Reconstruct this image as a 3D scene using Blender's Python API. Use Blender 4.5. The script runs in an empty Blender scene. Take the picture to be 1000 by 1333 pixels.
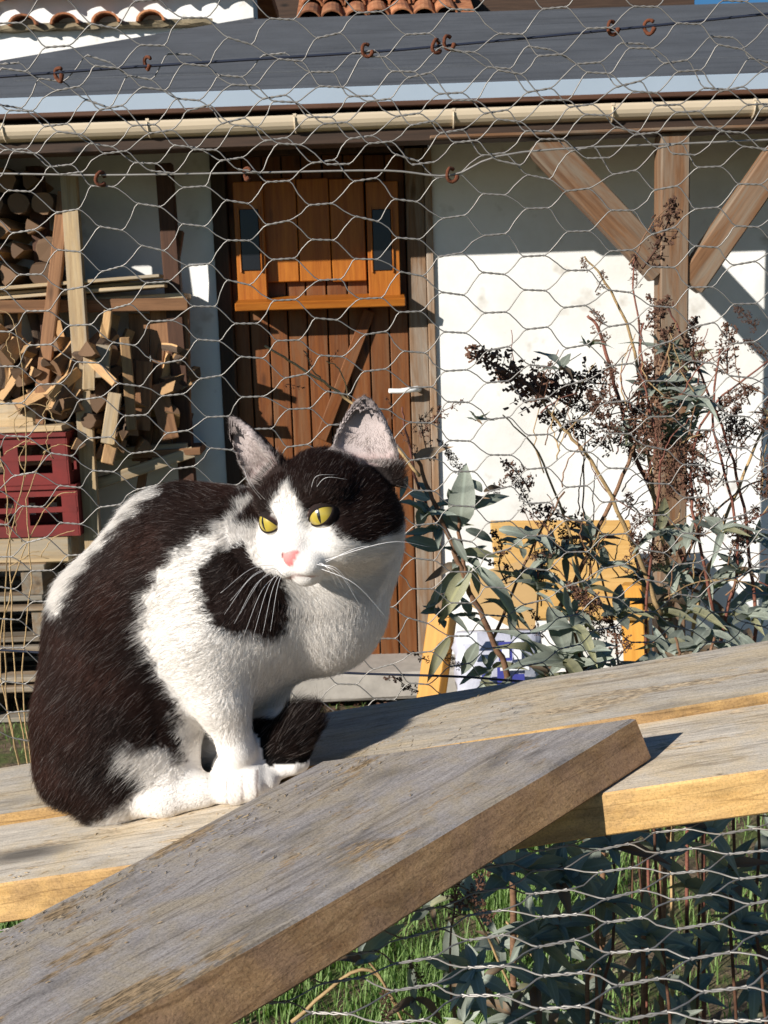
import bpy, bmesh, math, random
import numpy as np
from mathutils import Vector, Matrix, Quaternion

SC = bpy.context.scene
COL = SC.collection
RND = random.Random(11)
NP = np.random.default_rng(5)

# ------------------------------------------------------------------ camera
FPX, CAMH = 1500.0, 1.55                       # focal length in photo pixels (photo 1000 x 1333), eye height
PITCH, ROLL = math.atan((666.5 - 420) / FPX), math.radians(1.9)
c_f = np.array([0, math.cos(PITCH), -math.sin(PITCH)])
_r0 = np.array([1.0, 0, 0]); _u0 = np.cross(_r0, c_f)
c_r = math.cos(ROLL) * _r0 - math.sin(ROLL) * _u0
c_u = np.cross(c_r, c_f)
c_o = np.array([0, 0, CAMH])
cam = bpy.data.cameras.new('camera'); cam_o = bpy.data.objects.new('camera', cam); COL.objects.link(cam_o)
cam.sensor_fit = 'VERTICAL'; cam.sensor_height = 36.0; cam.lens = FPX / 1333.0 * 36.0
cam.clip_start = 0.02; cam.clip_end = 2000
m = Matrix.Identity(4)
for i in range(3):
    m[i][0], m[i][1], m[i][2], m[i][3] = c_r[i], c_u[i], -c_f[i], c_o[i]
cam_o.matrix_world = m
SC.camera = cam_o
cam.dof.use_dof = True; cam.dof.focus_distance = 0.88; cam.dof.aperture_fstop = 45.0

# ------------------------------------------------------------------ light
SUN_DIR = Vector((0.66, 0.53, -0.365)).normalized()          # the way the light travels
sun_el = math.asin(-SUN_DIR.z)
sun_az = math.atan2(-SUN_DIR.x, -SUN_DIR.y)                 # compass-style, from +Y towards +X
world = bpy.data.worlds.new('World'); SC.world = world; world.use_nodes = True
wn = world.node_tree.nodes; wl = world.node_tree.links
sky = wn.new('ShaderNodeTexSky'); sky.sky_type = 'NISHITA'; sky.sun_disc = False
sky.sun_elevation = sun_el; sky.sun_rotation = sun_az; sky.air_density = 1.0; sky.dust_density = 0.1; sky.ozone_density = 4.0
wn['Background'].inputs['Strength'].default_value = 0.05
hsv = wn.new('ShaderNodeHueSaturation'); hsv.inputs['Saturation'].default_value = 1.25; wl.new(sky.outputs[0], hsv.inputs['Color']); wl.new(hsv.outputs[0], wn['Background'].inputs['Color'])
sl = bpy.data.lights.new('sun', 'SUN'); sl.energy = 5.0; sl.angle = math.radians(0.5); sl.color = (1.0, 0.955, 0.89)
so = bpy.data.objects.new('sun', sl); COL.objects.link(so)
so.rotation_euler = SUN_DIR.to_track_quat('-Z', 'Y').to_euler(); so.location = (-4, -3, 5)
SC.view_settings.view_transform = 'Standard'; SC.view_settings.look = 'None'
SC.view_settings.exposure = 0.6; SC.view_settings.gamma = 1.0; SC.view_settings.use_curve_mapping = False
SC.render.engine = 'CYCLES'
SC.cycles.use_denoising = True
SC.cycles.max_bounces = 6; SC.cycles.diffuse_bounces = 3; SC.cycles.glossy_bounces = 3
SC.cycles.transparent_max_bounces = 16; SC.cycles.transmission_bounces = 6
SC.cycles.sample_clamp_indirect = 6.0
try:
    SC.cycles_curves.shape = 'RIBBONS'; SC.cycles_curves.subdivisions = 2
except Exception:
    pass

# ------------------------------------------------------------------ pixels to places
def ray(x, y):
    return c_f + c_r * ((x - 500) / FPX) - c_u * ((y - 666.5) / FPX)
def atY(x, y, Y):
    d = ray(x, y); return c_o + d * (Y / d[1])
def atZ(x, y, Z):
    d = ray(x, y); return c_o + d * ((Z - CAMH) / d[2])
def atD(x, y, z):
    return c_o + ray(x, y) * z
def onplane(x, y, p0, n):
    d = ray(x, y); return c_o + d * (((p0 - c_o) @ n) / (d @ n))
def V(a):
    return Vector((float(a[0]), float(a[1]), float(a[2])))
def nrm(a):
    a = np.asarray(a, float); return a / np.linalg.norm(a)

# ------------------------------------------------------------------ objects
def tag(o, label=None, cat=None, group=None, kind=None):
    if label: o['label'] = label
    if cat: o['category'] = cat
    if group: o['group'] = group
    if kind: o['kind'] = kind
    return o
WM = {}
def put(o, parent=None, M=None):
    M = M or Matrix.Identity(4)
    COL.objects.link(o); WM[o.name] = M
    if parent is not None:
        o.parent = parent; o.matrix_basis = WM[parent.name].inverted() @ M
    else:
        o.matrix_basis = M
    return o
def empty(name, loc, label=None, cat=None, group=None):
    o = bpy.data.objects.new(name, None); o.empty_display_size = 0.05
    put(o, None, Matrix.Translation(V(loc))); tag(o, label, cat, group); return o
def mesh(name, vs, fs, mats, smooth=False, mi=None):
    me = bpy.data.meshes.new(name)
    if isinstance(vs, np.ndarray): vs = vs.tolist()
    if isinstance(fs, np.ndarray): fs = fs.tolist()
    me.from_pydata(vs, [], fs)
    for mm in (mats if isinstance(mats, (list, tuple)) else [mats]): me.materials.append(mm)
    if smooth: me.polygons.foreach_set('use_smooth', [True] * len(me.polygons))
    if mi is not None: me.polygons.foreach_set('material_index', mi)
    me.update(); return me
def obj(name, me, parent=None, M=None):
    return put(bpy.data.objects.new(name, me), parent, M)
def frame(o, x, z):
    """matrix with local X along x and local Z near z"""
    x = nrm(x); z = np.asarray(z, float); z = nrm(z - x * (z @ x)); y = np.cross(z, x)
    return Matrix(((x[0], y[0], z[0], o[0]), (x[1], y[1], z[1], o[1]), (x[2], y[2], z[2], o[2]), (0, 0, 0, 1)))
def box_mesh(name, lx, ly, lz, mat, bev=0.003, jit=0.0, seg=1, warp=0.0, mats2=None, rng=None):
    """bevelled box centred on the origin, split along X, slightly uneven; mats2 = material for the two ends"""
    rng = rng or RND
    bm = bmesh.new(); bmesh.ops.create_cube(bm, size=1.0)
    bmesh.ops.scale(bm, vec=(lx, ly, lz), verts=bm.verts)
    if seg > 1:
        ed = [e for e in bm.edges if abs(e.verts[0].co.x - e.verts[1].co.x) > lx * 0.5]
        bmesh.ops.subdivide_edges(bm, edges=ed, cuts=seg - 1, use_grid_fill=True)
    if bev: 
        ed = [e for e in bm.edges if e.calc_face_angle(0) > 0.5]
        bmesh.ops.bevel(bm, geom=ed, offset=min(bev, min(lx, ly, lz) * 0.3), segments=1, affect='EDGES')
    ph = rng.random() * 6.28
    for v in bm.verts:
        t = v.co.x / lx
        v.co.z += warp * (math.sin(t * 3.1 + ph)); v.co.y += warp * 0.7 * math.sin(t * 2.3 + ph * 2)
        if jit: v.co += Vector((rng.uniform(-jit, jit), rng.uniform(-jit, jit), rng.uniform(-jit, jit)))
    me = bpy.data.meshes.new(name); bm.to_mesh(me); bm.free(); me.materials.append(mat)
    if mats2:
        me.materials.append(mats2)
        for p in me.polygons:
            if abs(p.normal.x) > 0.8: p.material_index = 1
    return me
def board(name, p0, p1, w, t, mat, parent=None, up=(0, -1, 0), **k):
    """board from p0 to p1, width w across, thickness t along up"""
    p0 = np.asarray(p0, float); p1 = np.asarray(p1, float); L = np.linalg.norm(p1 - p0)
    return obj(name, box_mesh(name, L, w, t, mat, **k), parent, frame((p0 + p1) / 2, p1 - p0, up))
def tube_data(pts, rad, n=6, cap=True):
    P = np.asarray(pts, float); k = len(P)
    R = np.full(k, rad) if np.isscalar(rad) else np.asarray(rad, float)
    T = np.gradient(P, axis=0); T /= np.linalg.norm(T, axis=1)[:, None] + 1e-12
    a = np.array([0, 0, 1.0]) if abs(T[0][2]) < 0.9 else np.array([1.0, 0, 0])
    vs = []
    for i in range(k):
        s = np.cross(T[i], a); s /= np.linalg.norm(s) + 1e-12; b = np.cross(s, T[i]); a = b
        for j in range(n):
            th = 2 * math.pi * j / n; vs.append(P[i] + R[i] * (math.cos(th) * s + math.sin(th) * b))
    fs = []
    for i in range(k - 1):
        for j in range(n):
            fs.append((i * n + j, i * n + (j + 1) % n, (i + 1) * n + (j + 1) % n, (i + 1) * n + j))
    if cap:
        fs.append(tuple(range(n - 1, -1, -1))); fs.append(tuple(range((k - 1) * n, k * n)))
    return np.array(vs), fs
class MB:
    def __init__(s): s.v = []; s.f = []; s.n = 0; s.mi = []
    def add(s, v, f, mi=0):
        v = np.asarray(v, float); s.v.append(v); s.f += [tuple(i + s.n for i in q) for q in f]; s.mi += [mi] * len(f); s.n += len(v); return s
    def tube(s, pts, r, n=6, cap=True, mi=0): return s.add(*tube_data(pts, r, n, cap), mi)
    def box(s, c, h, M=None, mi=0):
        v = np.array([[x, y, z] for x in (-1, 1) for y in (-1, 1) for z in (-1, 1)], float) * np.asarray(h)
        if M is not None: v = v @ np.asarray(M).T
        v = v + np.asarray(c)
        return s.add(v, [(0, 1, 3, 2), (4, 6, 7, 5), (0, 4, 5, 1), (2, 3, 7, 6), (0, 2, 6, 4), (1, 5, 7, 3)], mi)
    def build(s, name, mats, parent=None, M=None, smooth=False):
        return obj(name, mesh(name, np.concatenate(s.v), s.f, mats, smooth, s.mi), parent, M)
    def me(s, name, mats, smooth=False): return mesh(name, np.concatenate(s.v), s.f, mats, smooth, s.mi)
def smoothline(pts, n=8):
    """Catmull-Rom through the points"""
    P = [np.asarray(p, float) for p in pts]; P = [2 * P[0] - P[1]] + P + [2 * P[-1] - P[-2]]; out = []
    for i in range(1, len(P) - 2):
        for k in range(n):
            t = k / n; a, b, c, d = P[i - 1:i + 3]
            out.append(0.5 * (2 * b + (c - a) * t + (2 * a - 5 * b + 4 * c - d) * t * t + (3 * b - a - 3 * c + d) * t ** 3))
    out.append(P[-2]); return np.array(out)

# ------------------------------------------------------------------ materials
def newmat(name):
    mt = bpy.data.materials.new(name); mt.use_nodes = True
    nt = mt.node_tree; return mt, nt.nodes, nt.links, nt.nodes['Principled BSDF']
def ramp(n, cols):
    r = n.new('ShaderNodeValToRGB'); e = r.color_ramp.elements
    while len(e) < len(cols): e.new(0.5)
    for i, (p, c) in enumerate(cols):
        e[i].position = p; e[i].color = (*c, 1) if len(c) == 3 else c
    return r
def noise(n, l, vec, scale, detail=5, rough=0.6, dist=0.0):
    t = n.new('ShaderNodeTexNoise'); t.inputs['Scale'].default_value = scale; t.inputs['Detail'].default_value = detail
    t.inputs['Roughness'].default_value = rough; t.inputs['Distortion'].default_value = dist
    if vec is not None: l.new(vec, t.inputs['Vector'])
    return t
def mixc(n, l, fac, a, b, mode='MIX'):
    x = n.new('ShaderNodeMix'); x.data_type = 'RGBA'; x.blend_type = mode
    for s, v in ((x.inputs['Factor'], fac), (x.inputs['A'], a), (x.inputs['B'], b)):
        if isinstance(v, (int, float)): s.default_value = v
        elif isinstance(v, tuple): s.default_value = (*v, 1) if len(v) == 3 else v
        else: l.new(v, s)
    return x.outputs['Result']
def bump(n, l, bs, h, strength=0.3, dist=0.002):
    b = n.new('ShaderNodeBump'); b.inputs['Strength'].default_value = strength; b.inputs['Distance'].default_value = dist
    l.new(h, b.inputs['Height']); l.new(b.outputs[0], bs.inputs['Normal']); return b
def coords(n, l, scale=(1, 1, 1), rand=True):
    tc = n.new('ShaderNodeTexCoord'); oi = n.new('ShaderNodeObjectInfo')
    mu = n.new('ShaderNodeMath'); mu.operation = 'MULTIPLY'; mu.inputs[1].default_value = 53.0; l.new(oi.outputs['Random'], mu.inputs[0])
    ad = n.new('ShaderNodeVectorMath'); ad.operation = 'ADD'; l.new(tc.outputs['Object'], ad.inputs[0])
    if rand: l.new(mu.outputs[0], ad.inputs[1])
    mp = n.new('ShaderNodeMapping'); mp.inputs['Scale'].default_value = scale; l.new(ad.outputs[0], mp.inputs['Vector'])
    return tc, oi, ad.outputs[0], mp.outputs[0]
def wood(name, dark, light, other=None, grain=90, along=4, rough=0.75, bmp=0.35, vary=0.25, spec=0.3, speck=0.0, patch=None):
    """timber with grain along local X; other = second tone in patches"""
    mt, n, l, bs = newmat(name)
    tc, oi, ov, gv = coords(n, l, (along, grain, grain))
    g = noise(n, l, gv, 1.0, 9, 0.78, 0.35)
    mp2 = n.new('ShaderNodeMapping'); mp2.inputs['Scale'].default_value = (along * 0.9, 22, 22); l.new(ov, mp2.inputs['Vector'])
    g2 = noise(n, l, mp2.outputs[0], 1.0, 5, 0.7, 0.5)
    r = ramp(n, [(0.32, dark), (0.62, light)]); l.new(g.outputs[0], r.inputs[0])
    c = r.outputs[0]
    if other:
        r2 = ramp(n, [(0.42, (0, 0, 0)), (0.62, (1, 1, 1))]); l.new(g2.outputs[0], r2.inputs[0])
        oc = mixc(n, l, g.outputs[0], tuple(x * 0.6 for x in other), tuple(min(1, x * 1.3) for x in other))
        c = mixc(n, l, r2.outputs[0], c, oc)
    if speck:                                   # fine crumbs, pores and stains
        sp1 = noise(n, l, ov, 620, 3, 0.8); rs1 = ramp(n, [(0.30, (1 - speck,) * 3), (0.50, (1, 1, 1)), (0.72, (1 + speck * 0.5,) * 3)]); l.new(sp1.outputs[0], rs1.inputs[0])
        c = mixc(n, l, 1.0, c, rs1.outputs[0], 'MULTIPLY')
        mp3 = n.new('ShaderNodeMapping'); mp3.inputs['Scale'].default_value = (14, 40, 40); l.new(ov, mp3.inputs['Vector'])
        sp2 = noise(n, l, mp3.outputs[0], 1.0, 5, 0.7); rs2 = ramp(n, [(0.33, (1 - speck * 0.9,) * 3), (0.50, (1, 1, 1))]); l.new(sp2.outputs[0], rs2.inputs[0])
        c = mixc(n, l, 1.0, c, rs2.outputs[0], 'MULTIPLY')
        mp6 = n.new('ShaderNodeMapping'); mp6.inputs['Scale'].default_value = (2.6, 46, 46); l.new(ov, mp6.inputs['Vector'])
        sp6 = noise(n, l, mp6.outputs[0], 1.0, 3, 0.55, 0.3); rs6 = ramp(n, [(0.487, (1, 1, 1)), (0.496, (0.42, 0.38, 0.34)), (0.504, (0.42, 0.38, 0.34)), (0.513, (1, 1, 1))]); l.new(sp6.outputs[0], rs6.inputs[0])
        c = mixc(n, l, 0.5, c, rs6.outputs[0], 'MULTIPLY')
    if patch:                                   # torn, fibrous spots where the grey skin is gone
        mp4 = n.new('ShaderNodeMapping'); mp4.inputs['Scale'].default_value = (9, 26, 26); l.new(ov, mp4.inputs['Vector'])
        sp4 = noise(n, l, mp4.outputs[0], 1.0, 6, 0.75); rp = ramp(n, [(0.56, (0, 0, 0)), (0.62, (1, 1, 1))]); l.new(sp4.outputs[0], rp.inputs[0])
        mp5 = n.new('ShaderNodeMapping'); mp5.inputs['Scale'].default_value = (150, 700, 700); l.new(ov, mp5.inputs['Vector'])
        sp5 = noise(n, l, mp5.outputs[0], 1.0, 3, 0.7); r5 = ramp(n, [(0.38, tuple(x * 0.35 for x in patch)), (0.62, tuple(min(1, x * 1.5) for x in patch))]); l.new(sp5.outputs[0], r5.inputs[0])
        c = mixc(n, l, rp.outputs[0], c, r5.outputs[0])
    # knots
    mpk = n.new('ShaderNodeMapping'); mpk.inputs['Scale'].default_value = (3.2, 9, 9); l.new(ov, mpk.inputs['Vector'])
    vk = n.new('ShaderNodeTexVoronoi'); vk.inputs['Scale'].default_value = 1.0; l.new(mpk.outputs[0], vk.inputs['Vector'])
    rk = ramp(n, [(0.05, (1, 1, 1)), (0.16, (0, 0, 0))]); l.new(vk.outputs['Distance'], rk.inputs[0])
    c = mixc(n, l, rk.outputs[0], c, tuple(x * 0.35 for x in dark))
    # board to board difference
    rv = n.new('ShaderNodeMapRange'); rv.inputs['To Min'].default_value = 1 - vary; rv.inputs['To Max'].default_value = 1 + vary * 0.6
    l.new(oi.outputs['Random'], rv.inputs['Value'])
    cv = n.new('ShaderNodeVectorMath'); cv.operation = 'SCALE'; l.new(c, cv.inputs[0]); l.new(rv.outputs[0], cv.inputs['Scale'])
    l.new(cv.outputs[0], bs.inputs['Base Color'])
    bs.inputs['Roughness'].default_value = rough; bs.inputs['Specular IOR Level'].default_value = spec
    bump(n, l, bs, g.outputs[0], bmp, 0.003)
    return mt
def plain(name, col, rough=0.6, metal=0.0, vary=0.15, nscale=30, spec=0.4, bmp=0.0, rand=0.0):
    mt, n, l, bs = newmat(name)
    tc, oi, ov, gv = coords(n, l)
    g = noise(n, l, ov, nscale, 5, 0.65)
    c = mixc(n, l, g.outputs[0], tuple(max(0, x * (1 - vary * 2)) for x in col), tuple(min(1, x * (1 + vary * 2)) for x in col))
    if rand:
        hs = n.new('ShaderNodeHueSaturation'); rv = n.new('ShaderNodeMapRange')
        rv.inputs['To Min'].default_value = 1 - rand; rv.inputs['To Max'].default_value = 1 + rand
        l.new(oi.outputs['Random'], rv.inputs['Value']); l.new(rv.outputs[0], hs.inputs['Value']); l.new(c, hs.inputs['Color']); c = hs.outputs[0]
    l.new(c, bs.inputs['Base Color'])
    bs.inputs['Roughness'].default_value = rough; bs.inputs['Metallic'].default_value = metal; bs.inputs['Specular IOR Level'].default_value = spec
    if bmp: bump(n, l, bs, g.outputs[0], bmp, 0.004)
    return mt

M = {}
M['weathered'] = wood('weathered_plank', (0.42, 0.365, 0.30), (0.66, 0.585, 0.48), (0.63, 0.51, 0.35), grain=190, along=16, bmp=0.5, rough=0.8, speck=0.3, patch=(0.52, 0.40, 0.26))
M['sawn'] = wood('sawn_pine_edge', (0.48, 0.27, 0.085), (0.68, 0.43, 0.17), (0.44, 0.27, 0.12), grain=120, along=14, bmp=0.45, speck=0.35)
M['grey_plank'] = wood('grey_plank', (0.30, 0.265, 0.25), (0.49, 0.445, 0.415), (0.47, 0.395, 0.30), grain=190, along=24, bmp=0.7, rough=0.85, speck=0.42, patch=(0.36, 0.25, 0.14))
M['rough_edge'] = wood('rough_plank_edge', (0.36, 0.19, 0.08), (0.68, 0.42, 0.21), (0.50, 0.30, 0.17), grain=90, along=30, bmp=0.9, rough=0.85, speck=0.45)
M['door'] = wood('stained_door', (0.085, 0.023, 0.005), (0.19, 0.060, 0.012), (0.17, 0.075, 0.03), grain=60, along=3, rough=0.55, vary=0.15)
M['hatch'] = wood('varnished_hatch', (0.24, 0.062, 0.006), (0.40, 0.135, 0.016), None, grain=55, along=3, rough=0.42, vary=0.1)
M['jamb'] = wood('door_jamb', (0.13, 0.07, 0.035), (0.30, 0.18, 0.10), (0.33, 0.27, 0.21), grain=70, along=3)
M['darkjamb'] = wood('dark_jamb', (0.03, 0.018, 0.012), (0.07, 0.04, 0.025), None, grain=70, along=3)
M['post'] = wood('weathered_post', (0.085, 0.038, 0.016), (0.215, 0.108, 0.05), (0.20, 0.15, 0.105), grain=60, along=2.5)
M['pale'] = wood('pale_board', (0.28, 0.18, 0.09), (0.52, 0.38, 0.21), (0.38, 0.31, 0.22), grain=60, along=3)
M['brownboard'] = wood('brown_board', (0.13, 0.06, 0.028), (0.30, 0.15, 0.07), None, grain=60, along=3)
M['darkboard'] = wood('dark_board', (0.045, 0.02, 0.012), (0.12, 0.055, 0.03), None, grain=60, along=3)
M['split'] = wood('split_firewood', (0.36, 0.19, 0.075), (0.64, 0.41, 0.19), (0.42, 0.24, 0.12), grain=70, along=5, vary=0.4)
M['bark'] = plain('bark', (0.10, 0.065, 0.042), 0.9, vary=0.35, nscale=40, bmp=0.8)
M['logend'] = plain('log_end', (0.15, 0.085, 0.045), 0.85, vary=0.25, nscale=45, rand=0.35)
M['pallet'] = wood('pallet_wood', (0.13, 0.085, 0.05), (0.32, 0.22, 0.13), (0.28, 0.25, 0.2), grain=60, along=3, vary=0.4)
M['yellow'] = wood('yellow_plywood', (0.44, 0.24, 0.065), (0.58, 0.36, 0.13), None, grain=35, along=3, rough=0.5, bmp=0.1, vary=0.1)
M['orange_leg'] = wood('orange_leg', (0.40, 0.17, 0.02), (0.54, 0.26, 0.04), None, grain=40, along=3, rough=0.5, bmp=0.1, vary=0.1)
M['card'] = plain('cardboard', (0.46, 0.29, 0.12), 0.8, vary=0.05, nscale=12)
M['red'] = plain('red_plastic', (0.15, 0.010, 0.007), 0.75, vary=0.3, nscale=14, spec=0.5)
M['black'] = plain('dark_glass', (0.012, 0.013, 0.016), 0.25, vary=0.1)
M['whiteplastic'] = plain('white_handle', (0.78, 0.78, 0.76), 0.3, vary=0.02)
M['gutter'] = plain('cream_gutter', (0.60, 0.49, 0.35), 0.45, vary=0.05, nscale=8)
M['fascia'] = plain('painted_fascia', (0.30, 0.36, 0.42), 0.5, vary=0.04, nscale=6)
M['wire'] = plain('galvanised_wire', (0.30, 0.28, 0.255), 0.48, metal=0.55, vary=0.2, nscale=120)
M['darkwire'] = plain('dark_wire', (0.02, 0.024, 0.04), 0.4, vary=0.1)
M['rust'] = plain('rust', (0.115, 0.034, 0.013), 0.9, vary=0.35, nscale=300, bmp=0.5)
M['stem'] = wood('woody_stem', (0.10, 0.05, 0.03), (0.26, 0.14, 0.075), None, grain=150, along=20)
M['redstem'] = wood('red_stem', (0.10, 0.032, 0.024), (0.22, 0.085, 0.055), None, grain=150, along=20)
M['tanstem'] = wood('tan_stem', (0.26, 0.16, 0.07), (0.48, 0.33, 0.16), None, grain=150, along=20)
M['seed'] = plain('dry_flower', (0.105, 0.050, 0.030), 0.9, vary=0.4, nscale=60, rand=0.3)
M['moss'] = plain('moss', (0.20, 0.16, 0.10), 0.95, vary=0.4, nscale=30, bmp=0.8)
M['concrete'] = plain('concrete', (0.34, 0.31, 0.27), 0.9, vary=0.2, nscale=14, bmp=0.3)

def mat_plaster():
    mt, n, l, bs = newmat('white_plaster'); tc, oi, ov, gv = coords(n, l, rand=False)
    a = noise(n, l, ov, 1.3, 6, 0.65); b = noise(n, l, ov, 60, 4, 0.6)
    r = ramp(n, [(0.3, (0.60, 0.58, 0.53)), (0.58, (0.80, 0.79, 0.765))]); l.new(a.outputs[0], r.inputs[0])
    s = noise(n, l, ov, 9, 3, 0.5); rs = ramp(n, [(0.62, (0, 0, 0)), (0.76, (1, 1, 1))]); l.new(s.outputs[0], rs.inputs[0])
    c = mixc(n, l, rs.outputs[0], r.outputs[0], (0.50, 0.47, 0.42))
    l.new(c, bs.inputs['Base Color']); bs.inputs['Roughness'].default_value = 0.9
    bump(n, l, bs, b.outputs[0], 0.15, 0.004); return mt
M['plaster'] = mat_plaster()
def mat_roof():
    mt, n, l, bs = newmat('roofing_felt'); tc, oi, ov, gv = coords(n, l, (1.2, 26, 26), rand=False)
    a = noise(n, l, gv, 1.0, 5, 0.6); b = noise(n, l, ov, 260, 3, 0.7); d = noise(n, l, ov, 2.2, 5, 0.6)
    r = ramp(n, [(0.35, (0.040, 0.044, 0.050)), (0.6, (0.085, 0.090, 0.098))]); l.new(b.outputs[0], r.inputs[0])
    r2 = ramp(n, [(0.36, (0.45, 0.46, 0.48)), (0.46, (1, 1, 1))]); l.new(a.outputs[0], r2.inputs[0])
    c = mixc(n, l, 0.75, r.outputs[0], r2.outputs[0], 'MULTIPLY')
    r3 = ramp(n, [(0.3, (0.75, 0.75, 0.75)), (0.7, (1.2, 1.2, 1.2))]); l.new(d.outputs[0], r3.inputs[0])
    c = mixc(n, l, 1.0, c, r3.outputs[0], 'MULTIPLY')
    l.new(c, bs.inputs['Base Color']); bs.inputs['Roughness'].default_value = 0.85
    bump(n, l, bs, b.outputs[0], 0.4, 0.004); return mt
M['felt'] = mat_roof()
def mat_tile():
    mt, n, l, bs = newmat('terracotta'); tc, oi, ov, gv = coords(n, l)
    a = noise(n, l, ov, 9, 6, 0.7); r = ramp(n, [(0.3, (0.13, 0.05, 0.025)), (0.5, (0.36, 0.13, 0.05)), (0.72, (0.50, 0.24, 0.11))])
    l.new(a.outputs[0], r.inputs[0])
    rv = n.new('ShaderNodeMapRange'); rv.inputs['To Min'].default_value = 0.6; rv.inputs['To Max'].default_value = 1.2; l.new(oi.outputs['Random'], rv.inputs['Value'])
    cv = n.new('ShaderNodeVectorMath'); cv.operation = 'SCALE'; l.new(r.outputs[0], cv.inputs[0]); l.new(rv.outputs[0], cv.inputs['Scale'])
    l.new(cv.outputs[0], bs.inputs['Base Color']); bs.inputs['Roughness'].default_value = 0.9; bump(n, l, bs, a.outputs[0], 0.4, 0.01); return mt
M['tile'] = mat_tile()
def mat_leaf(name, top, under, trans):
    mt, n, l, bs = newmat(name); tc, oi, ov, gv = coords(n, l)
    geo = n.new('ShaderNodeNewGeometry'); a = noise(n, l, ov, 55, 4, 0.6)
    c = mixc(n, l, geo.outputs['Backfacing'], top, under)
    c = mixc(n, l, a.outputs[0], mixc(n, l, 0.6, c, (0, 0, 0)), mixc(n, l, 0.25, c, (0.5, 0.5, 0.4)))
    # midrib
    sx = n.new('ShaderNodeSeparateXYZ'); l.new(tc.outputs['Object'], sx.inputs[0])
    ab = n.new('ShaderNodeMath'); ab.operation = 'ABSOLUTE'; l.new(sx.outputs['Y'], ab.inputs[0])
    rm = ramp(n, [(0.012, (1, 1, 1)), (0.03, (0, 0, 0))]); l.new(ab.outputs[0], rm.inputs[0])
    c = mixc(n, l, rm.outputs[0], c, tuple(min(1, x * 1.0) for x in under))
    hs = n.new('ShaderNodeHueSaturation'); rv = n.new('ShaderNodeMapRange'); rv.inputs['To Min'].default_value = 0.6; rv.inputs['To Max'].default_value = 1.3
    l.new(oi.outputs['Random'], rv.inputs['Value']); l.new(rv.outputs[0], hs.inputs['Value']); l.new(c, hs.inputs['Color'])
    l.new(hs.outputs[0], bs.inputs['Base Color']); bs.inputs['Roughness'].default_value = 0.65
    tr = n.new('ShaderNodeBsdfTranslucent'); tr.inputs['Color'].default_value = (*trans, 1)
    mx = n.new('ShaderNodeMixShader'); mx.inputs[0].default_value = 0.30
    l.new(bs.outputs[0], mx.inputs[1]); l.new(tr.outputs[0], mx.inputs[2]); l.new(mx.outputs[0], n['Material Output'].inputs['Surface'])
    return mt
M['leaf'] = mat_leaf('grey_green_leaf', (0.125, 0.165, 0.115), (0.34, 0.38, 0.31), (0.14, 0.20, 0.07))
M['leaf2'] = mat_leaf('yellowing_leaf', (0.20, 0.20, 0.075), (0.34, 0.33, 0.18), (0.30, 0.30, 0.06))
M['leaf3'] = mat_leaf('dry_leaf', (0.13, 0.065, 0.032), (0.24, 0.15, 0.08), (0.2, 0.1, 0.03))
M['grass'] = mat_leaf('grass_blade', (0.17, 0.34, 0.04), (0.20, 0.36, 0.05), (0.26, 0.45, 0.05))
def mat_ground():
    mt, n, l, bs = newmat('soil'); tc, oi, ov, gv = coords(n, l, rand=False)
    a = noise(n, l, ov, 2.5, 6, 0.65); b = noise(n, l, ov, 45, 6, 0.7); d = noise(n, l, ov, 8, 4, 0.6)
    r = ramp(n, [(0.35, (0.055, 0.035, 0.02)), (0.65, (0.22, 0.155, 0.09))]); l.new(b.outputs[0], r.inputs[0])
    r2 = ramp(n, [(0.45, (0, 0, 0)), (0.58, (1, 1, 1))]); l.new(d.outputs[0], r2.inputs[0])
    c = mixc(n, l, r2.outputs[0], r.outputs[0], mixc(n, l, b.outputs[0], (0.03, 0.045, 0.01), (0.12, 0.14, 0.03)))
    l.new(c, bs.inputs['Base Color']); bs.inputs['Roughness'].default_value = 0.95; bump(n, l, bs, b.outputs[0], 0.7, 0.02); return mt
M['soil'] = mat_ground()
# ================================================================== the setting
YW = 4.85                                       # front face of the shed wall
def gz(x, y):
    return 0.03 * math.sin(x * 1.7 + y) + 0.02 * math.sin(y * 2.3 - x)
xs = sorted(set([round(-3 + 0.12 * i, 3) for i in range(56)] + [-300, -80, -25, -10, -6, 6, 10, 25, 80, 300]))
ys = sorted(set([round(0.2 + 0.12 * i, 3) for i in range(42)] + [-300, -60, -10, -3, 6, 8, 12, 30, 90, 300]))
gv, gf = [], []
for y in ys:
    for x in xs:
        near = abs(x) < 3.8 and 0 < y < 5.3
        gv.append((x, y, gz(x, y) + (RND.uniform(-0.008, 0.008) if near else 0)) if abs(x) < 12 and abs(y) < 12 else (x, y, 0))
nx = len(xs)
for j in range(len(ys) - 1):
    for i in range(nx - 1):
        gf.append((j * nx + i, j * nx + i + 1, (j + 1) * nx + i + 1, (j + 1) * nx + i))
tag(obj('ground', mesh('ground', gv, gf, M['soil'], True)), kind='structure', label='bare brown soil with mossy patches round the shed')

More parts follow.
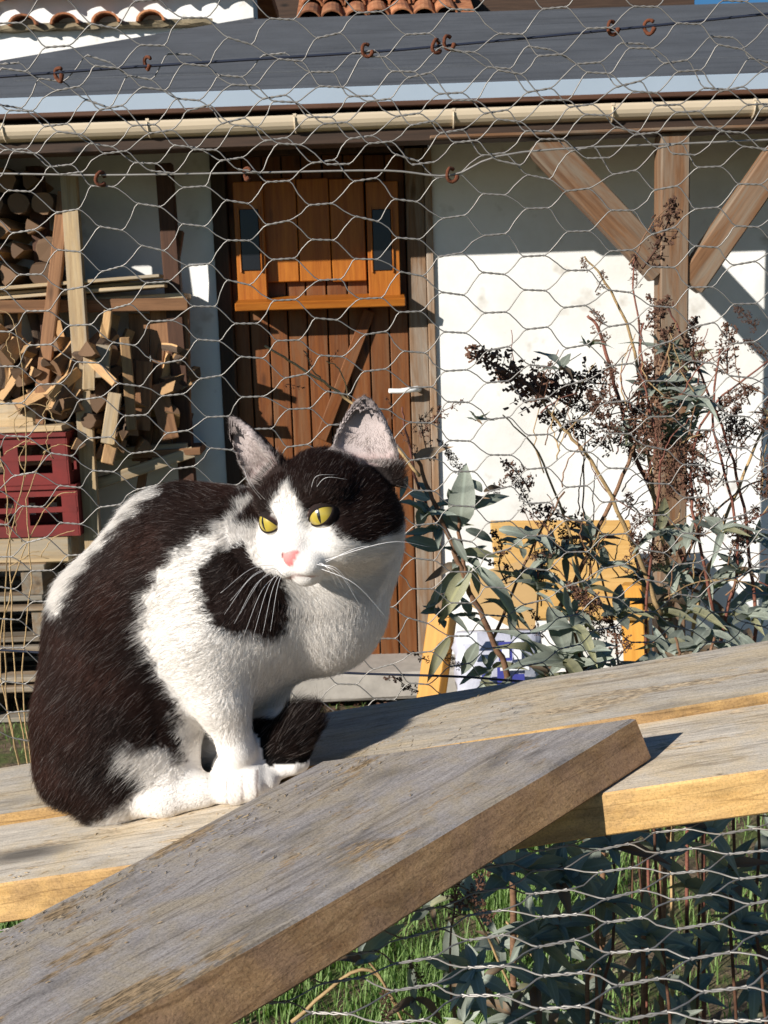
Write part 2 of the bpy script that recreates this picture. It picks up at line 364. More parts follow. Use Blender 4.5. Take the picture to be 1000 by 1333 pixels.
# ------------------------------------------------------------------ shed
shed = empty('shed', (0, YW, 0), 'low white plastered shed with dark felt roof, cream gutter and brown wooden door', 'shed')
DX0, DX1 = atY(292, 420, YW)[0], atY(566, 420, YW)[0]     # door opening with its jambs
DZ1 = atY(430, 196, YW)[2] + 0.05
def wall_box(x0, x1, y0, y1, z0, z1, name='wall', mat='plaster', parent=None):
    c = [(x0 + x1) / 2, (y0 + y1) / 2, (z0 + z1) / 2]
    return obj(name, box_mesh(name, x1 - x0, y1 - y0, z1 - z0, M[mat], bev=0.002), parent or shed, Matrix.Translation(V(c)))
WTOP = 2.52
wall_box(-3.4, DX0, YW, YW + 0.2, -0.1, WTOP)
wall_box(DX1, 3.4, YW, YW + 0.2, -0.1, WTOP)
wall_box(DX0 - 0.002, DX1 + 0.002, YW + 0.003, YW + 0.2, DZ1, WTOP - 0.002)
wall_box(-3.4, -3.2, YW + 0.2, YW + 2.4, -0.1, 2.55); wall_box(3.2, 3.4, YW + 0.2, YW + 2.4, -0.1, 2.55)
# roof: eave line measured in the photo
YE = 4.38
eave = atY(500, 116, YE); ztop = eave[2]
ridge_y = 7.0; zr = atY(600, 16, ridge_y)[2]
rdir = nrm([0, ridge_y - YE, zr - ztop]); rn = np.cross([1, 0, 0], rdir)
RL = math.hypot(ridge_y - YE, zr - ztop)
mid = np.array([0, (YE + ridge_y) / 2, (ztop + zr) / 2]) - rn * 0.03
def rp_(px, py): return onplane(px, py, np.array([0, YE, ztop]), rn)
cutA, cutB = rp_(0, 79), rp_(333, 22)                       # the felt ends in a slanting edge on the left
cd_ = (cutB - cutA); cutL = cutA - cd_ * ((cutA[0] + 3.7) / cd_[0])
top_pts = [np.array([-3.7, YE, ztop]), np.array([3.7, YE, ztop]), np.array([3.7, ridge_y, zr]), np.array([cutB[0], ridge_y, zr]), cutB]
tt = max(0.0, (cutL[1] - YE)); top_pts.append(cutL if cutL[1] > YE + .02 else cutA + (cutA - cutB) * ((cutA[1] - YE - .05) / (cutB[1] - cutA[1])))
bm = bmesh.new(); f_ = bm.faces.new([bm.verts.new(V(p)) for p in top_pts]); bm.normal_update()
if f_.normal.z < 0: f_.normal_flip()
ex = bmesh.ops.extrude_face_region(bm, geom=[f_])
for v_ in ex['geom']:
    if isinstance(v_, bmesh.types.BMVert): v_.co -= V(rn) * 0.06
bmesh.ops.recalc_face_normals(bm, faces=bm.faces); rme = bpy.data.meshes.new('roof'); bm.to_mesh(rme); bm.free(); rme.materials.append(M['felt'])
roof = obj('roof', rme, shed)
for k in range(1, 4):                            # lapped felt strips
    t = RL * k / 4.0
    c = np.array([0, YE, ztop]) + rdir * t + rn * 0.002
    lx0 = np.interp((c + rdir * .45)[1], [cutA[1], cutB[1]], [cutA[0], cutB[0]]) + .25 if (c + rdir * .45)[1] > cutA[1] - 1.2 else -3.6
    if lx0 < -3.6: lx0 = -3.6
    c = c + np.array([(lx0 + 3.69) / 2, 0, 0])
    obj('felt_lap', box_mesh('felt_lap', 3.69 - lx0, RL / 4 + 0.03, 0.008, M['felt'], bev=0.002, warp=0.002, seg=24), roof, frame(c + rdir * 0.2, (1, 0, 0), rn + rdir * -0.012))
def wl_(px, py, Y): return atY(px, py, Y)
zf0 = atY(500, 150, YE - 0.012)[2]
fb = obj('fascia', box_mesh('fascia', 7.4, 0.024, ztop - zf0 + 0.004, M['fascia'], bev=0.003), roof, Matrix.Translation((0, YE - 0.014, (ztop + zf0) / 2 + 0.006)))
# half-round gutter with brackets
zg = atY(500, 152, YE - 0.07)[2]; gr = 0.045
prof = [(math.cos(a) * gr, math.sin(a) * gr) for a in [math.pi * (1 + i / 10) for i in range(11)]]
prof = [(-gr, 0.008)] + prof + [(gr, 0.008)]
inn = [(x * 0.93, z * 0.93 + 0.001) for x, z in reversed(prof)]
pr = prof + inn; gvs = []; gfs = []; n_ = len(pr); cuts = 12
for i in range(cuts + 1):
    x = -3.75 + 7.5 * i / cuts
    for (a, b) in pr: gvs.append((x, YE - 0.078 + a, zg + b + 0.004 * math.sin(i * 1.1)))
for i in range(cuts):
    for j in range(n_): gfs.append((i * n_ + j, i * n_ + (j + 1) % n_, (i + 1) * n_ + (j + 1) % n_, (i + 1) * n_ + j))
gut = obj('gutter', mesh('gutter', gvs, gfs, M['gutter'], False), shed)
for px in (-300, 8, 195, 385, 590, 795, 978, 1250):
    X = atY(px, 160, YE - 0.078)[0]; mb = MB()
    mb.tube([(X, YE - 0.078 + math.cos(a) * (gr + 0.003), zg + math.sin(a) * (gr + 0.003)) for a in [math.pi * (1 + i / 10) for i in range(11)]], 0.0035, 5)
    mb.box((X, YE - 0.078 - gr + 0.002, zg + 0.008), (0.006, 0.004, 0.004))
    mb.build('gutter_bracket', M['gutter'], gut)
# eave beam + soffit boards
YB = 4.35
zb = atY(800, 178, YB)[2]
board('eave_beam', (-3.6, YB, zb + 0.055), (3.6, YB, zb + 0.055), 0.10, 0.11, M['darkjamb'], shed, up=(0, 0, 1))
obj('soffit', box_mesh('soffit', 7.2, 0.60, 0.018, M['darkboard']), shed, Matrix.Translation((0, 4.56, zb + 0.125)))
board('batten', (atY(560, 186, YB - 0.07)[0], YB - 0.07, zb + 0.008), (2.4, YB - 0.07, zb + 0.008), 0.03, 0.012, M['post'], shed, up=(0, 0, 1))
# post with two braces
pb = atY(873, 420, YB)
post_top = np.array([pb[0], YB - 0.005, zb])
board('post', (pb[0], YB - 0.005, -0.05), post_top, 0.105, 0.11, M['post'], shed, bev=0.006, seg=8, jit=0.001)
for (a, b) in (((702, 183), (862, 352)), ((1030, 178), (896, 372))):
    p, q = atY(*a, YB - 0.012), atY(*b, YB - 0.012)
    board('brace', p, q, 0.115 if a[0] < 900 else 0.105, 0.08, M['post'], shed, bev=0.005, seg=4, jit=0.001)
# further posts of the eave, to the sides
for X in (-3.3, 3.3):
    board('post', (X, YB, -0.05), (X, YB, zb), 0.105, 0.11, M['post'], shed)

# ------------------------------------------------------------------ the door
def DP(px, py, dy=0.0): return atY(px, py, YW + dy)
door = obj('door', box_mesh('door', DX1 - DX0 - 0.01, 0.03, DZ1 - 0.14, M['darkjamb']), shed, Matrix.Translation((0.5 * (DX0 + DX1), YW + 0.09, (DZ1 + 0.14) / 2)))
def vboard(name, px0, px1, py0, py1, dy, t, mat, parent=door, pyx=420):
    """upright board of the door covering px0..px1 and py0..py1, front face dy in front of the wall plane"""
    Y = YW + dy
    x0, x1 = atY(px0, pyx, Y)[0], atY(px1, pyx, Y)[0]; xm = (px0 + px1) / 2
    z0, z1 = atY(xm, py0, Y)[2], atY(xm, py1, Y)[2]
    me = box_mesh(name, abs(z0 - z1), x1 - x0, t, M[mat], bev=0.003, seg=3, jit=0.0006)
    return obj(name, me, parent, frame(((x0 + x1) / 2, Y + t / 2, (z0 + z1) / 2), (0, 0, 1), (0, -1, 0)))
# jambs and head
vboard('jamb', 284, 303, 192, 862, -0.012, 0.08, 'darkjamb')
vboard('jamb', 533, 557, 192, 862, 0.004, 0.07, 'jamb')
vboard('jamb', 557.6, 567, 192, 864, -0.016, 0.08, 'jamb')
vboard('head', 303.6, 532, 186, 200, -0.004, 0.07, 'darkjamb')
edges = [304, 325, 350, 375, 400, 427, 454, 481, 507, 532]
for a, b in zip(edges, edges[1:]):
    vboard('board', a + 0.9, b - 0.9, 201, 858, 0.035, 0.025, 'door')
# hatch in the upper half
for a, b in ((350, 393), (393, 435), (435, 480)):
    vboard('hatch_board', a + 0.7, b - 0.7, 232, 366 + RND.uniform(-2, 1), 0.004, 0.022, 'hatch')
for a, b, w0, w1 in ((312, 350, 319, 343), (482, 523, 489, 513)):
    up = vboard('hatch_upright', a, b, 236, 392, -0.035, 0.055, 'hatch')
    vboard('window_pane', w0, w1, 272, 352, -0.040, 0.008, 'black', up)
    for (q0, q1, y0, y1) in ((w0 - 2.5, w0 - 0.4, 269, 355), (w1 + 0.4, w1 + 2.5, 269, 355)):
        vboard('pane_bead', q0, q1, y0, y1, -0.044, 0.012, 'hatch', up)
led0, led1 = atY(306, 396, YW - 0.12), atY(528, 389, YW - 0.12)
board('ledge', (led0[0], YW - 0.045, led0[2]), (led1[0], YW - 0.045, led1[2] + 0.0), 0.17, 0.034, M['hatch'], door, up=(0, -0.16, 1), bev=0.004, seg=3)
board('diagonal_brace', DP(481, 404, 0.02), DP(418, 572, 0.02), 0.05, 0.024, M['door'], door)
# lever handle
hp = DP(545, 507, -0.02); hz = hp[2]
mb = MB(); mb.tube([hp + [0.0, 0.04, 0], hp + [0, 0.012, 0], hp + [0.0, -0.012, 0.002]], [0.014, 0.013, 0.011], 10)
mb.tube(smoothline([hp + [0, -0.01, 0.004], hp + [-0.03, -0.03, 0.002], hp + [-0.075, -0.034, -0.002], hp + [-0.125, -0.03, 0.0]], 5), [0.0125] * 5 + [0.0115] * 5 + [0.0105] * 5 + [0.009], 10)
mb.tube([hp + [0, 0.052, 0], hp + [0, 0.03, 0]], [0.026, 0.026], 14)
mb.build('handle', M['whiteplastic'], door, smooth=True)
obj('doorstep', box_mesh('doorstep', 1.0, 0.3, 0.12, M['concrete'], bev=0.012, jit=0.004, seg=5), shed, Matrix.Translation((0.5 * (DX0 + DX1) + 0.02, YW - 0.08, 0.055)))

# ------------------------------------------------------------------ houses behind the roof
def roofpt(px, py): return onplane(px, py, np.array([0, YE, ztop]), rn)
B = atY(331, 24, 7.25)
hd = np.array([1.0, 0, 0]); hn = np.array([0, -1.0, 0])
house = empty('white_house', (B[0], B[1], 0), 'white rendered house wall with mossy ledge and clay tile eaves behind the felt roof', 'house')
def hbox(name, s0, s1, z0, z1, d0, d1, mat, par=house, **k):
    c = np.array([B[0], B[1], 0]) + hd * (s0 + s1) / 2 + hn * (d0 + d1) / 2; c[2] = (z0 + z1) / 2
    return obj(name, box_mesh(name, abs(s1 - s0), abs(d1 - d0), z1 - z0, M[mat], **k), par, frame(c, hd, (0, 0, 1)))
zl = lambda px, py: onplane(px, py, B, hn)
ze = zl(150, 2)[2]; HS = -4.0
hw = hbox('wall', HS, 0.0, -0.1, ze + 0.15, -0.25, 0.0, 'plaster', bev=0.004)
zled = zl(100, 37)[2]
led = hbox('ledge', HS, (zl(278, 22) - B) @ hd, zled - 0.012, zled + 0.022, 0.0, 0.05, 'moss', bev=0.006, seg=60, jit=0.008)
tile_me = None
def tile_mesh(L=0.42, r=0.085):
    vs, fs = [], []; k = 8
    for e, (x, rr) in enumerate(((0, r), (L, r * 0.86), (L, r * 0.72), (0, r * 0.84))):
        for j in range(k + 1):
            a = math.pi * j / k; vs.append((x, math.cos(a) * rr, math.sin(a) * rr * 0.75))
    for e in range(4):
        f = (e + 1) % 4
        for j in range(k): fs.append((e * (k + 1) + j, e * (k + 1) + j + 1, f * (k + 1) + j + 1, f * (k + 1) + j))
    return mesh('roof_tile', vs, fs, M['tile'], False)
TM = tile_mesh()
eb = hbox('eaves_roof', HS, 0.06, ze + 0.15, ze + 0.22, -1.2, 0.04, 'tile', bev=0.004)
for i in range(int(-HS / 0.17)):
    s = -0.02 - i * 0.17
    c = np.array([B[0], B[1], 0]) + hd * s + hn * (0.10 + RND.uniform(-0.015, 0.015)); c[2] = ze - 0.0 + RND.uniform(-0.006, 0.006)
    obj('roof_tile', TM, eb, frame(c, -hn * 0.95 + np.array([0, 0, 0.32]), (0, 0, 1)))
for i in range(4):                              # mossy ridge tiles lying on the ledge
    p = zl(36 + i * 54 + RND.uniform(-6, 6), 33); c = p + hn * 0.10
    obj('ledge_tile', TM, led, frame((c[0], c[1], zled + 0.005), -hn + np.array([0, 0, 0.05]), (0, 0, 1)))
# clay roof and dark gable further back
cr = empty('clay_roof_house', tuple(atY(500, 30, 9.0) * [1, 1, 0]), 'house with an orange clay tile roof and dark wall far behind the shed', 'house')
p0, p1 = atY(394, 18, 9.0), atY(610, 2, 9.0)
zc = p0[2] - 0.02
wall = obj('wall', box_mesh('wall', 5.0, 0.3, 6.2, M['darkjamb']), cr, Matrix.Translation((p0[0] + 0.6, 9.9, 3.1)))
sd = nrm([0.0, 0.9, 0.46]); sn = np.cross([1, 0, 0], sd)
rw = p1[0] - p0[0] + 0.1
rb = obj('roof', box_mesh('roof', rw, 1.6, 0.06, M['tile']), cr, frame(np.array([(p0[0] + p1[0]) / 2, 9.0, zc - 0.05]) + sd * 0.8, (1, 0, 0), sn))
for j in range(3):
    for i in range(int(rw / 0.17)):
        c = np.array([p0[0] + 0.05 + i * 0.17 + RND.uniform(-0.01, 0.01), 9.0, zc - 0.01]) + sd * (0.34 * j - 0.05 + RND.uniform(-0.02, 0.02)) + sn * (0.012 * j)
        obj('roof_tile', TM, rb, frame(c, sd + np.array([RND.uniform(-.03, .03), 0, -0.05]), sn))

# ------------------------------------------------------------------ wood store left of the door
def P(px, py, Y): return atY(px, py, Y)
def lean(name, a, b, w, t, mat, label, cat='board', group=None, Y0=4.2, Y1=4.2, up=(0, -1, 0), **k):
    o = board(name, P(*a, Y0), P(*b, Y1), w, t, M[mat], None, up, seg=4, jit=0.0015, **k); tag(o, label, cat, group); return o
def toground(a, b, Y0, Y1):
    """extend the line a->b (top to bottom, pixels) down to the ground"""
    p, q = P(*a, Y0), P(*b, Y1); t = (p[2] - 0.0) / (p[2] - q[2]); return p, p + (q - p) * t
def leanG(name, a, b, w, t, mat, label, Y0, Y1, cat='board', up=(0, -1, 0)):
    p, q = toground(a, b, Y0, Y1)
    return tag(board(name, p, q, w, t, M[mat], None, up, seg=5, jit=0.0015), label, cat)
rack = empty('wood_rack', tuple(P(120, 640, 4.35) * [1, 1, 0]), 'rough timber wood rack standing against the white shed wall', 'rack')
for px, Y, w in ((62, 4.66, 0.06), (229, 4.70, 0.065), (-190, 4.6, 0.06)):
    q = P(px, 300, Y); board('post', (q[0], Y, 0), (q[0] - 0.03, Y, zb + 0.005), w, 0.055, M['darkboard'], rack)
for py, nm in ((402, 'shelf_rail'), (604, 'shelf_rail')):
    a = P(-150, py + (0 if py < 500 else 6), 4.52); b = P(245, py - (6 if py < 500 else 20), 4.66)
    board(nm, a, b, 0.05, 0.035, M['pale' if py > 500 else 'brownboard'], rack)
zsh = P(100, 604, 4.5)[2]
board('shelf', (P(-150, 400, 4.6)[0], 4.68, zsh - 0.0), (P(247, 400, 4.6)[0], 4.74, zsh + 0.02), 0.22, 0.03, M['brownboard'], rack, up=(0, 0, 1))
zs2 = P(100, 398, 4.5)[2]
board('upper_shelf', (P(-150, 400, 4.6)[0], 4.72, zs2), (P(238, 400, 4.6)[0], 4.74, zs2 + 0.03), 0.2, 0.022, M['pale'], rack, up=(0, 0, 1))
# side panel of upright brown boards
for i, (a, b) in enumerate(((166, 192), (193, 218), (219, 244))):
    dy = 4.70
    pp, qq = P((a + b) / 2 + 2, 408 - i * 9, dy), P((a + b) / 2 + 6, 600 - i * 8, dy)
    board('side_board', pp, qq, (b - a) / 318.0, 0.02, M['brownboard'], rack, seg=3, jit=0.001)
board('bottom_rail', P(118, 632, 4.56), P(252, 588, 4.66), 0.045, 0.05, M['pale'], rack)
# slats stored on the upper shelf
for i in range(9):
    z = zs2 + 0.024 + (i // 3) * 0.018; y = 4.62 + (i % 3) * 0.075 + RND.uniform(-0.02, 0.02)
    x0 = P(-140, 380, 4.5)[0]; x1 = P(RND.uniform(190, 226) if i % 3 == 0 else RND.uniform(120, 215), 360, 4.5)[0]
    o = board('stored_slat', (x0, y, z), (x1, y + RND.uniform(-0.04, 0.03), z + 0.045), 0.075, 0.014, M['pale'], None, up=(0, 0, 1), seg=4, jit=0.001)
    tag(o, 'thin pale timber slat lying on the upper shelf of the wood rack', 'slat', 'slats stored on the upper rack shelf')
leanG('leaning_board', (90, 226), (119, 672), 0.064, 0.03, 'pale', 'tall pale grey plank leaning in front of the firewood', 4.58, 4.50)
lean('leaning_board', (85, 250), (50, 552), 0.05, 0.03, 'brownboard', 'dark brown plank leaning across the pale one by the firewood', Y0=4.60, Y1=4.50)
leanG('leaning_batten', (234, 300), (184, 632), 0.034, 0.03, 'brownboard', 'thin dark brown batten leaning beside the upright brown boards', 4.74, 4.66)

# firewood
def log_mesh(kind, rng):
    """split log or round log along X, length 1, radius about 1"""
    if kind == 'round': ang = [i * math.pi / 8 for i in range(16)]; pf = [(math.cos(a) * rng.uniform(.9, 1.08), math.sin(a) * rng.uniform(.9, 1.08)) for a in ang]; bk = set(range(16))
    else:
        a0 = rng.uniform(0.9, 1.7); k = 5
        pf = [(-0.55, -0.35 * rng.random())] + [(math.cos(a0 * (i / k - .5)) * 1.15 - 0.25, math.sin(a0 * (i / k - .5)) * 1.3) for i in range(k + 1)]; bk = set(range(1, k + 1))
    n = len(pf); vs = []; fs = []; mi = []
    for s in range(4):
        x = -0.5 + s / 3.0
        for (a, b) in pf: vs.append((x + rng.uniform(-.01, .01), a * (1 + rng.uniform(-.06, .06)), b * (1 + rng.uniform(-.06, .06)) + 0.12 * math.sin(s * 1.3)))
    for s in range(3):
        for j in range(n):
            fs.append((s * n + j, s * n + (j + 1) % n, (s + 1) * n + (j + 1) % n, (s + 1) * n + j)); mi.append(0 if j in bk and j + 1 in bk or kind == 'round' else 1)
    fs.append(tuple(range(n - 1, -1, -1))); mi.append(2); fs.append(tuple(range(3 * n, 4 * n))); mi.append(2)
    return mesh('firewood', vs, fs, [M['bark'], M['split'], M['logend']], False, mi)
lr = random.Random(3)
LS = [log_mesh('split', lr) for _ in range(5)]; LR = [log_mesh('round', lr) for _ in range(3)]
def log(name, c, d, L, r, me, label, group, roll=0.0):
    mt = frame(c, d, (math.sin(roll), 0.2, math.cos(roll))) @ Matrix.Diagonal((L, r, r, 1))
    o = obj(name, me, None, mt); tag(o, label, 'firewood', group); return o
# jumbled split logs on the middle shelf, ends towards the yard
zz = zsh + 0.015
for row in range(7):
    x = P(-150, 500, 4.5)[0] + (0.03 if row % 2 else 0)
    xe = P(168 - row * 6, 500, 4.5)[0]
    while x < xe:
        r = lr.uniform(0.032, 0.05)
        log('firewood_log', (x, 4.67 + lr.uniform(-0.05, 0.03), zz + row * 0.062 + r * 0.8), (lr.uniform(-.55, .55), 1, lr.uniform(-.12, .12)), lr.uniform(0.24, 0.32), r, lr.choice(LS + LS + LR),
            'split firewood log in the jumbled heap behind the leaning planks', 'firewood logs heaped on the rack', lr.uniform(0, 6.28))
        x += r * 1.9
# logs leaning across the front of the heap
for (a, b, Y, r) in (((66, 535), (94, 470), 4.49, .045), ((20, 528), (78, 500), 4.49, .042), ((0, 520), (46, 455), 4.51, .03), ((62, 515), (100, 480), 4.46, .03), ((10, 470), (34, 445), 4.52, .045), ((66, 478), (92, 452), 4.53, .05)):
    p, q = P(*a, Y - .03), P(*b, Y + .06)
    log('firewood_log', (p + q) / 2, q - p, np.linalg.norm(q - p), r, lr.choice(LS), 'split log lying slantwise on the front of the firewood heap', 'slanting logs before the heap', lr.uniform(0, 6))
# more split wood packed in front and to the right of the heap
for k in range(120):
    px_, py_ = lr.uniform(-40, 240), lr.uniform(425, 598)
    if px_ > 170 and lr.random() < .35: continue
    Y = lr.uniform(4.53, 4.70) + (.07 if px_ > 170 else 0); c = P(px_, py_, Y)
    if c[2] < zsh + .05: continue
    a = lr.gauss(1.2, .8); up_ = lr.random() < .45
    d = (math.cos(a) * .6, lr.uniform(-.35, .35), math.sin(a)) if up_ else (lr.uniform(-1, 1), lr.uniform(.3, 1), lr.uniform(-.5, .5))
    log('firewood_log', c, d, lr.uniform(.12, .26), lr.uniform(.024, .046), lr.choice(LS), 'split firewood log in the jumbled heap behind the leaning planks', 'firewood logs heaped on the rack', lr.uniform(0, 6.28))
# round logs above the shelf in the dark corner
for row in range(5):
    for k in range(11):
        r = 0.034 + 0.018 * lr.random()
        log('round_log', (P(-150, 300, 4.6)[0] + k * 0.098 + (row % 2) * 0.048, 4.70 + lr.uniform(-.03, .03), zs2 + 0.075 + row * 0.088 + 0.055), (lr.uniform(-.1, .1), 1, 0), 0.30, r, lr.choice(LR + LS), 'log stacked end-on above the upper rack shelf under the eaves', 'round logs under the eaves') if P(-150, 300, 4.6)[0] + k * 0.098 < P(64, 300, 4.6)[0] else None
# upright offcuts
OFF = iter(['short square pale offcut standing upright just right of the tall pale plank', 'wider pale offcut standing upright second from the tall pale plank', 'pale pointed offcut slanting at the foot of the heap', 'small offcut poking up under the upper shelf rail', 'long thin split offcut leaning beside the upright brown boards',
            'broad brown offcut standing against the upright brown boards', 'short stub offcut lowest of the heap above the bottom rail', 'wide brown offcut leaning on the last upright brown board', 'thin split stick lying slantwise over the upright offcuts'])
for (a, b, w, Y, nm) in (((117, 452), (116, 508), .045, 4.52, 'pale'), ((136, 450), (133, 492), .055, 4.53, 'pale'), ((150, 512), (140, 578), .05, 4.49, 'pale'), ((141, 405), (136, 440), .035, 4.58, 'split'), ((163, 440), (172, 560), .04, 4.55, 'split'), ((188, 470), (186, 560), .06, 4.62, 'brownboard'), ((150, 560), (140, 604), .05, 4.52, 'split'), ((205, 500), (222, 572), .07, 4.63, 'brownboard'), ((118, 470), (150, 500), .03, 4.50, 'split')):
    q0, q1 = P(*a, Y), P(*b, Y - 0.03)
    tag(board('timber_offcut', q0, q1, w, 0.028, M[nm], None, up=(0.15, -1, 0.1), seg=2, jit=0.003), next(OFF), 'offcut', 'offcuts propped beside the firewood')

# bench of pallets, beam and crates
yc = 4.46
pz0 = 0.02
for k in range(4):
    z = pz0 + k * 0.165
    x0, x1 = P(-160, 800, yc)[0], P(92 - 10 * k, 800, yc)[0]
    pal = empty('pallet', ((x0 + x1) / 2, yc + 0.2, z), ['grey wooden pallet at the bottom of the stack under the red crates', 'grey wooden pallet second from the bottom under the red crates', 'grey wooden pallet third from the bottom under the red crates', 'grey wooden pallet topmost in the stack under the red crates'][k], 'pallet', 'stacked pallets')
    for j in range(4): board('deck_slat', (x0, yc + j * 0.10, z + 0.137), (x1 + RND.uniform(-.03, .03), yc + j * 0.10, z + 0.137), 0.095, 0.02, M['pallet'], pal, up=(0, 0, 1), seg=3, jit=0.002)
    for j in (0, 3): board('bottom_slat', (x0, yc + j * 0.10, z + 0.012), (x1, yc + j * 0.10, z + 0.012), 0.09, 0.02, M['pallet'], pal, up=(0, 0, 1))
    for i in range(3):
        X = x0 + (x1 - x0) * (0.06 + 0.44 * i)
        board('bearer', (X, yc - 0.03, z + 0.075), (X, yc + 0.34, z + 0.075), 0.085, 0.105, M['pallet'], pal, up=(0, 0, 1))
zt = pz0 + 3 * 0.165 + 0.148
hb = P(60, 712, yc)[2]
tag(board('timber_beam', (P(-160, 700, yc)[0], yc + 0.1, (zt + hb + .045) / 2), (P(92, 700, yc)[0], yc + 0.1, (zt + hb + .045) / 2), 0.24, hb + 0.045 - zt, M['pale'], None, up=(0, 0, 1), seg=4, jit=0.004, bev=0.008), 'thick weathered timber beam under the two red crates', 'beam')
zt = hb + 0.046
def crate(z, h, dx, label):
    x0, x1 = P(-110, 620, yc)[0] + dx, P(96, 620, yc)[0] + dx; y0, y1 = yc - 0.02, yc + 0.25
    c = empty('red_crate', ((x0 + x1) / 2, (y0 + y1) / 2, z), label, 'crate', 'red plastic crates'); t = 0.012
    for (nm, a, b) in (('front_panel', (x0, y0), (x1, y0)), ('back_panel', (x0, y1), (x1, y1))):
        mb = MB(); L = b[0] - a[0]
        for zz_, hh in ((z + 0.022, 0.022), (z + h - 0.022, 0.022), (z + h * 0.52, 0.010)): mb.box((a[0] + L / 2, a[1], zz_), (L / 2, t / 2, hh))
        for i in range(4): mb.box((a[0] + 0.03 + (L - 0.06) * i / 3, a[1], z + h / 2), (0.028, t / 2 - 0.001, h / 2 - 0.002))
        mb.box((a[0] + L / 2, a[1] - 0.008, z + h - 0.008), (L / 2 + 0.006, 0.010, 0.007))
        mb.build(nm, M['red'], c)
    for (X) in (x0, x1):
        mb = MB(); W = y1 - y0
        for zz_, hh in ((z + 0.022, 0.022), (z + h - 0.022, 0.022)): mb.box((X, (y0 + y1) / 2, zz_), (t / 2, W / 2 + 0.005, hh))
        for i in range(3): mb.box((X, y0 + 0.02 + (W - 0.04) * i / 2, z + h / 2), (t / 2 - 0.001, 0.024, h / 2 - 0.002))
        mb.build('side_panel', M['red'], c)
    obj('base', box_mesh('base', x1 - x0, y1 - y0, 0.008, M['red']), c, Matrix.Translation(((x0 + x1) / 2, (y0 + y1) / 2, z + 0.005)))
hc = (P(60, 562, yc)[2] - zt) / 2
crate(zt, hc - 0.002, 0.01, 'lower red plastic crate with open sides on the timber beam')
crate(zt + hc, hc - 0.002, -0.015, 'upper red plastic crate with open sides on top of the other crate')
tag(board('timber_plank', (P(-120, 560, yc)[0], yc + 0.08, zt + 2 * hc + 0.012), (P(84, 560, yc)[0], yc + 0.06, zt + 2 * hc + 0.014), 0.16, 0.022, M['pale'], None, up=(0, 0, 1), seg=4, jit=0.003), 'short rough plank lying across the upper red crate', 'plank')
tag(obj('timber_block', box_mesh('timber_block', 0.30, 0.16, 0.12, M['pale'], bev=0.01, jit=0.004, seg=3), None, Matrix.Translation(V(P(4, 538, 4.56)))), 'squared grey timber block behind the red crates', 'block')

# ------------------------------------------------------------------ yellow table, cardboard and printed sack right of the door
tb = empty('wooden_table', tuple(P(690, 800, 4.1) * [1, 1, 0]), 'small yellow plywood table tipped up against the white wall behind the bush', 'table')
c0, c1, c2, c3 = P(648, 680, 4.55), P(834, 684, 4.55), P(830, 800, 4.15), P(640, 806, 4.15)
tx = nrm(c1 - c0); tu = nrm(np.cross(tx, c0 - c3))
board('table_top', (c0 + c3) / 2, (c1 + c2) / 2, np.linalg.norm(c0 - c3), 0.022, M['yellow'], tb, up=tu)
for (a, b, Y0, Y1) in (((577, 798), (560, 918), 4.05, 4.0), ((824, 760), (832, 905), 4.22, 4.20)):
    p, q = toground(a, b, Y0, Y1); board('leg', p, q, 0.085, 0.075, M['orange_leg'], tb, up=(-0.5, -1, 0.0))
tc0 = (c0 + c1 + c2 + c3) / 4 - tu * (-.016 if tu[1] < 0 else .016)
d0, d1, d2, d3 = (onplane(*q, tc0, tu) for q in ((612, 748), (702, 724), (696, 832), (612, 788)))
mb = MB(); tn = nrm(np.cross(d1 - d0, d3 - d0)) * 0.004
mb.add([d0, d1, d2, d3, d0 + tn, d1 + tn, d2 + tn, d3 + tn], [(0, 1, 2, 3), (7, 6, 5, 4), (0, 4, 5, 1), (1, 5, 6, 2), (2, 6, 7, 3), (3, 7, 4, 0)])
tag(mb.build('cardboard_sheet', M['card']), 'tan cardboard sheet propped against the yellow table', 'cardboard')
# sack: rounded, creased, printed blocks as sub-pieces
sp = P(650, 870, 3.95); sw, sh, sdp = 0.31, 0.62, 0.15
mtS, n, l, bs = newmat('printed_sack'); tc, oi, ov, gv_ = coords(n, l, rand=False)
bs.inputs['Base Color'].default_value = (0.42, 0.42, 0.48, 1); bs.inputs['Roughness'].default_value = 0.35
cz = noise(n, l, ov, 9, 4, 0.6); bump(n, l, bs, cz.outputs[0], 0.5, 0.02)
vs, fs = [], []; nu, nv = 14, 16
sr = random.Random(8)
top_z = P(650, 826, 3.95)[2]
for j in range(nv + 1):
    v = j / nv
    for i in range(nu):
        a = 2 * math.pi * i / nu; cx_ = math.copysign(abs(math.cos(a)) ** 0.5, math.cos(a)); sy_ = math.copysign(abs(math.sin(a)) ** 0.5, math.sin(a))
        pinch = 0.25 + 0.75 * min(1, (1 - v) * 5) * min(1, 0.5 + v * 5); wob = 0.008 * math.sin(i * 2.7 + j * 1.9) + sr.uniform(-.004, .004)
        vs.append((sp[0] + cx_ * (sw / 2 + wob) * (1 if v < .95 else .97), 3.95 + sy_ * (sdp / 2 * pinch + wob) + 0.05 * v, 0.0 + v * top_z))
for j in range(nv):
    for i in range(nu): fs.append((j * nu + i, j * nu + (i + 1) % nu, (j + 1) * nu + (i + 1) % nu, (j + 1) * nu + i))
fs.append(tuple(range(nu - 1, -1, -1))); fs.append(tuple(range(nv * nu, (nv + 1) * nu)))
sack = tag(obj('printed_sack', mesh('printed_sack', vs, fs, mtS, True)), 'pale plastic sack with blue and white print beside the orange table leg', 'sack')
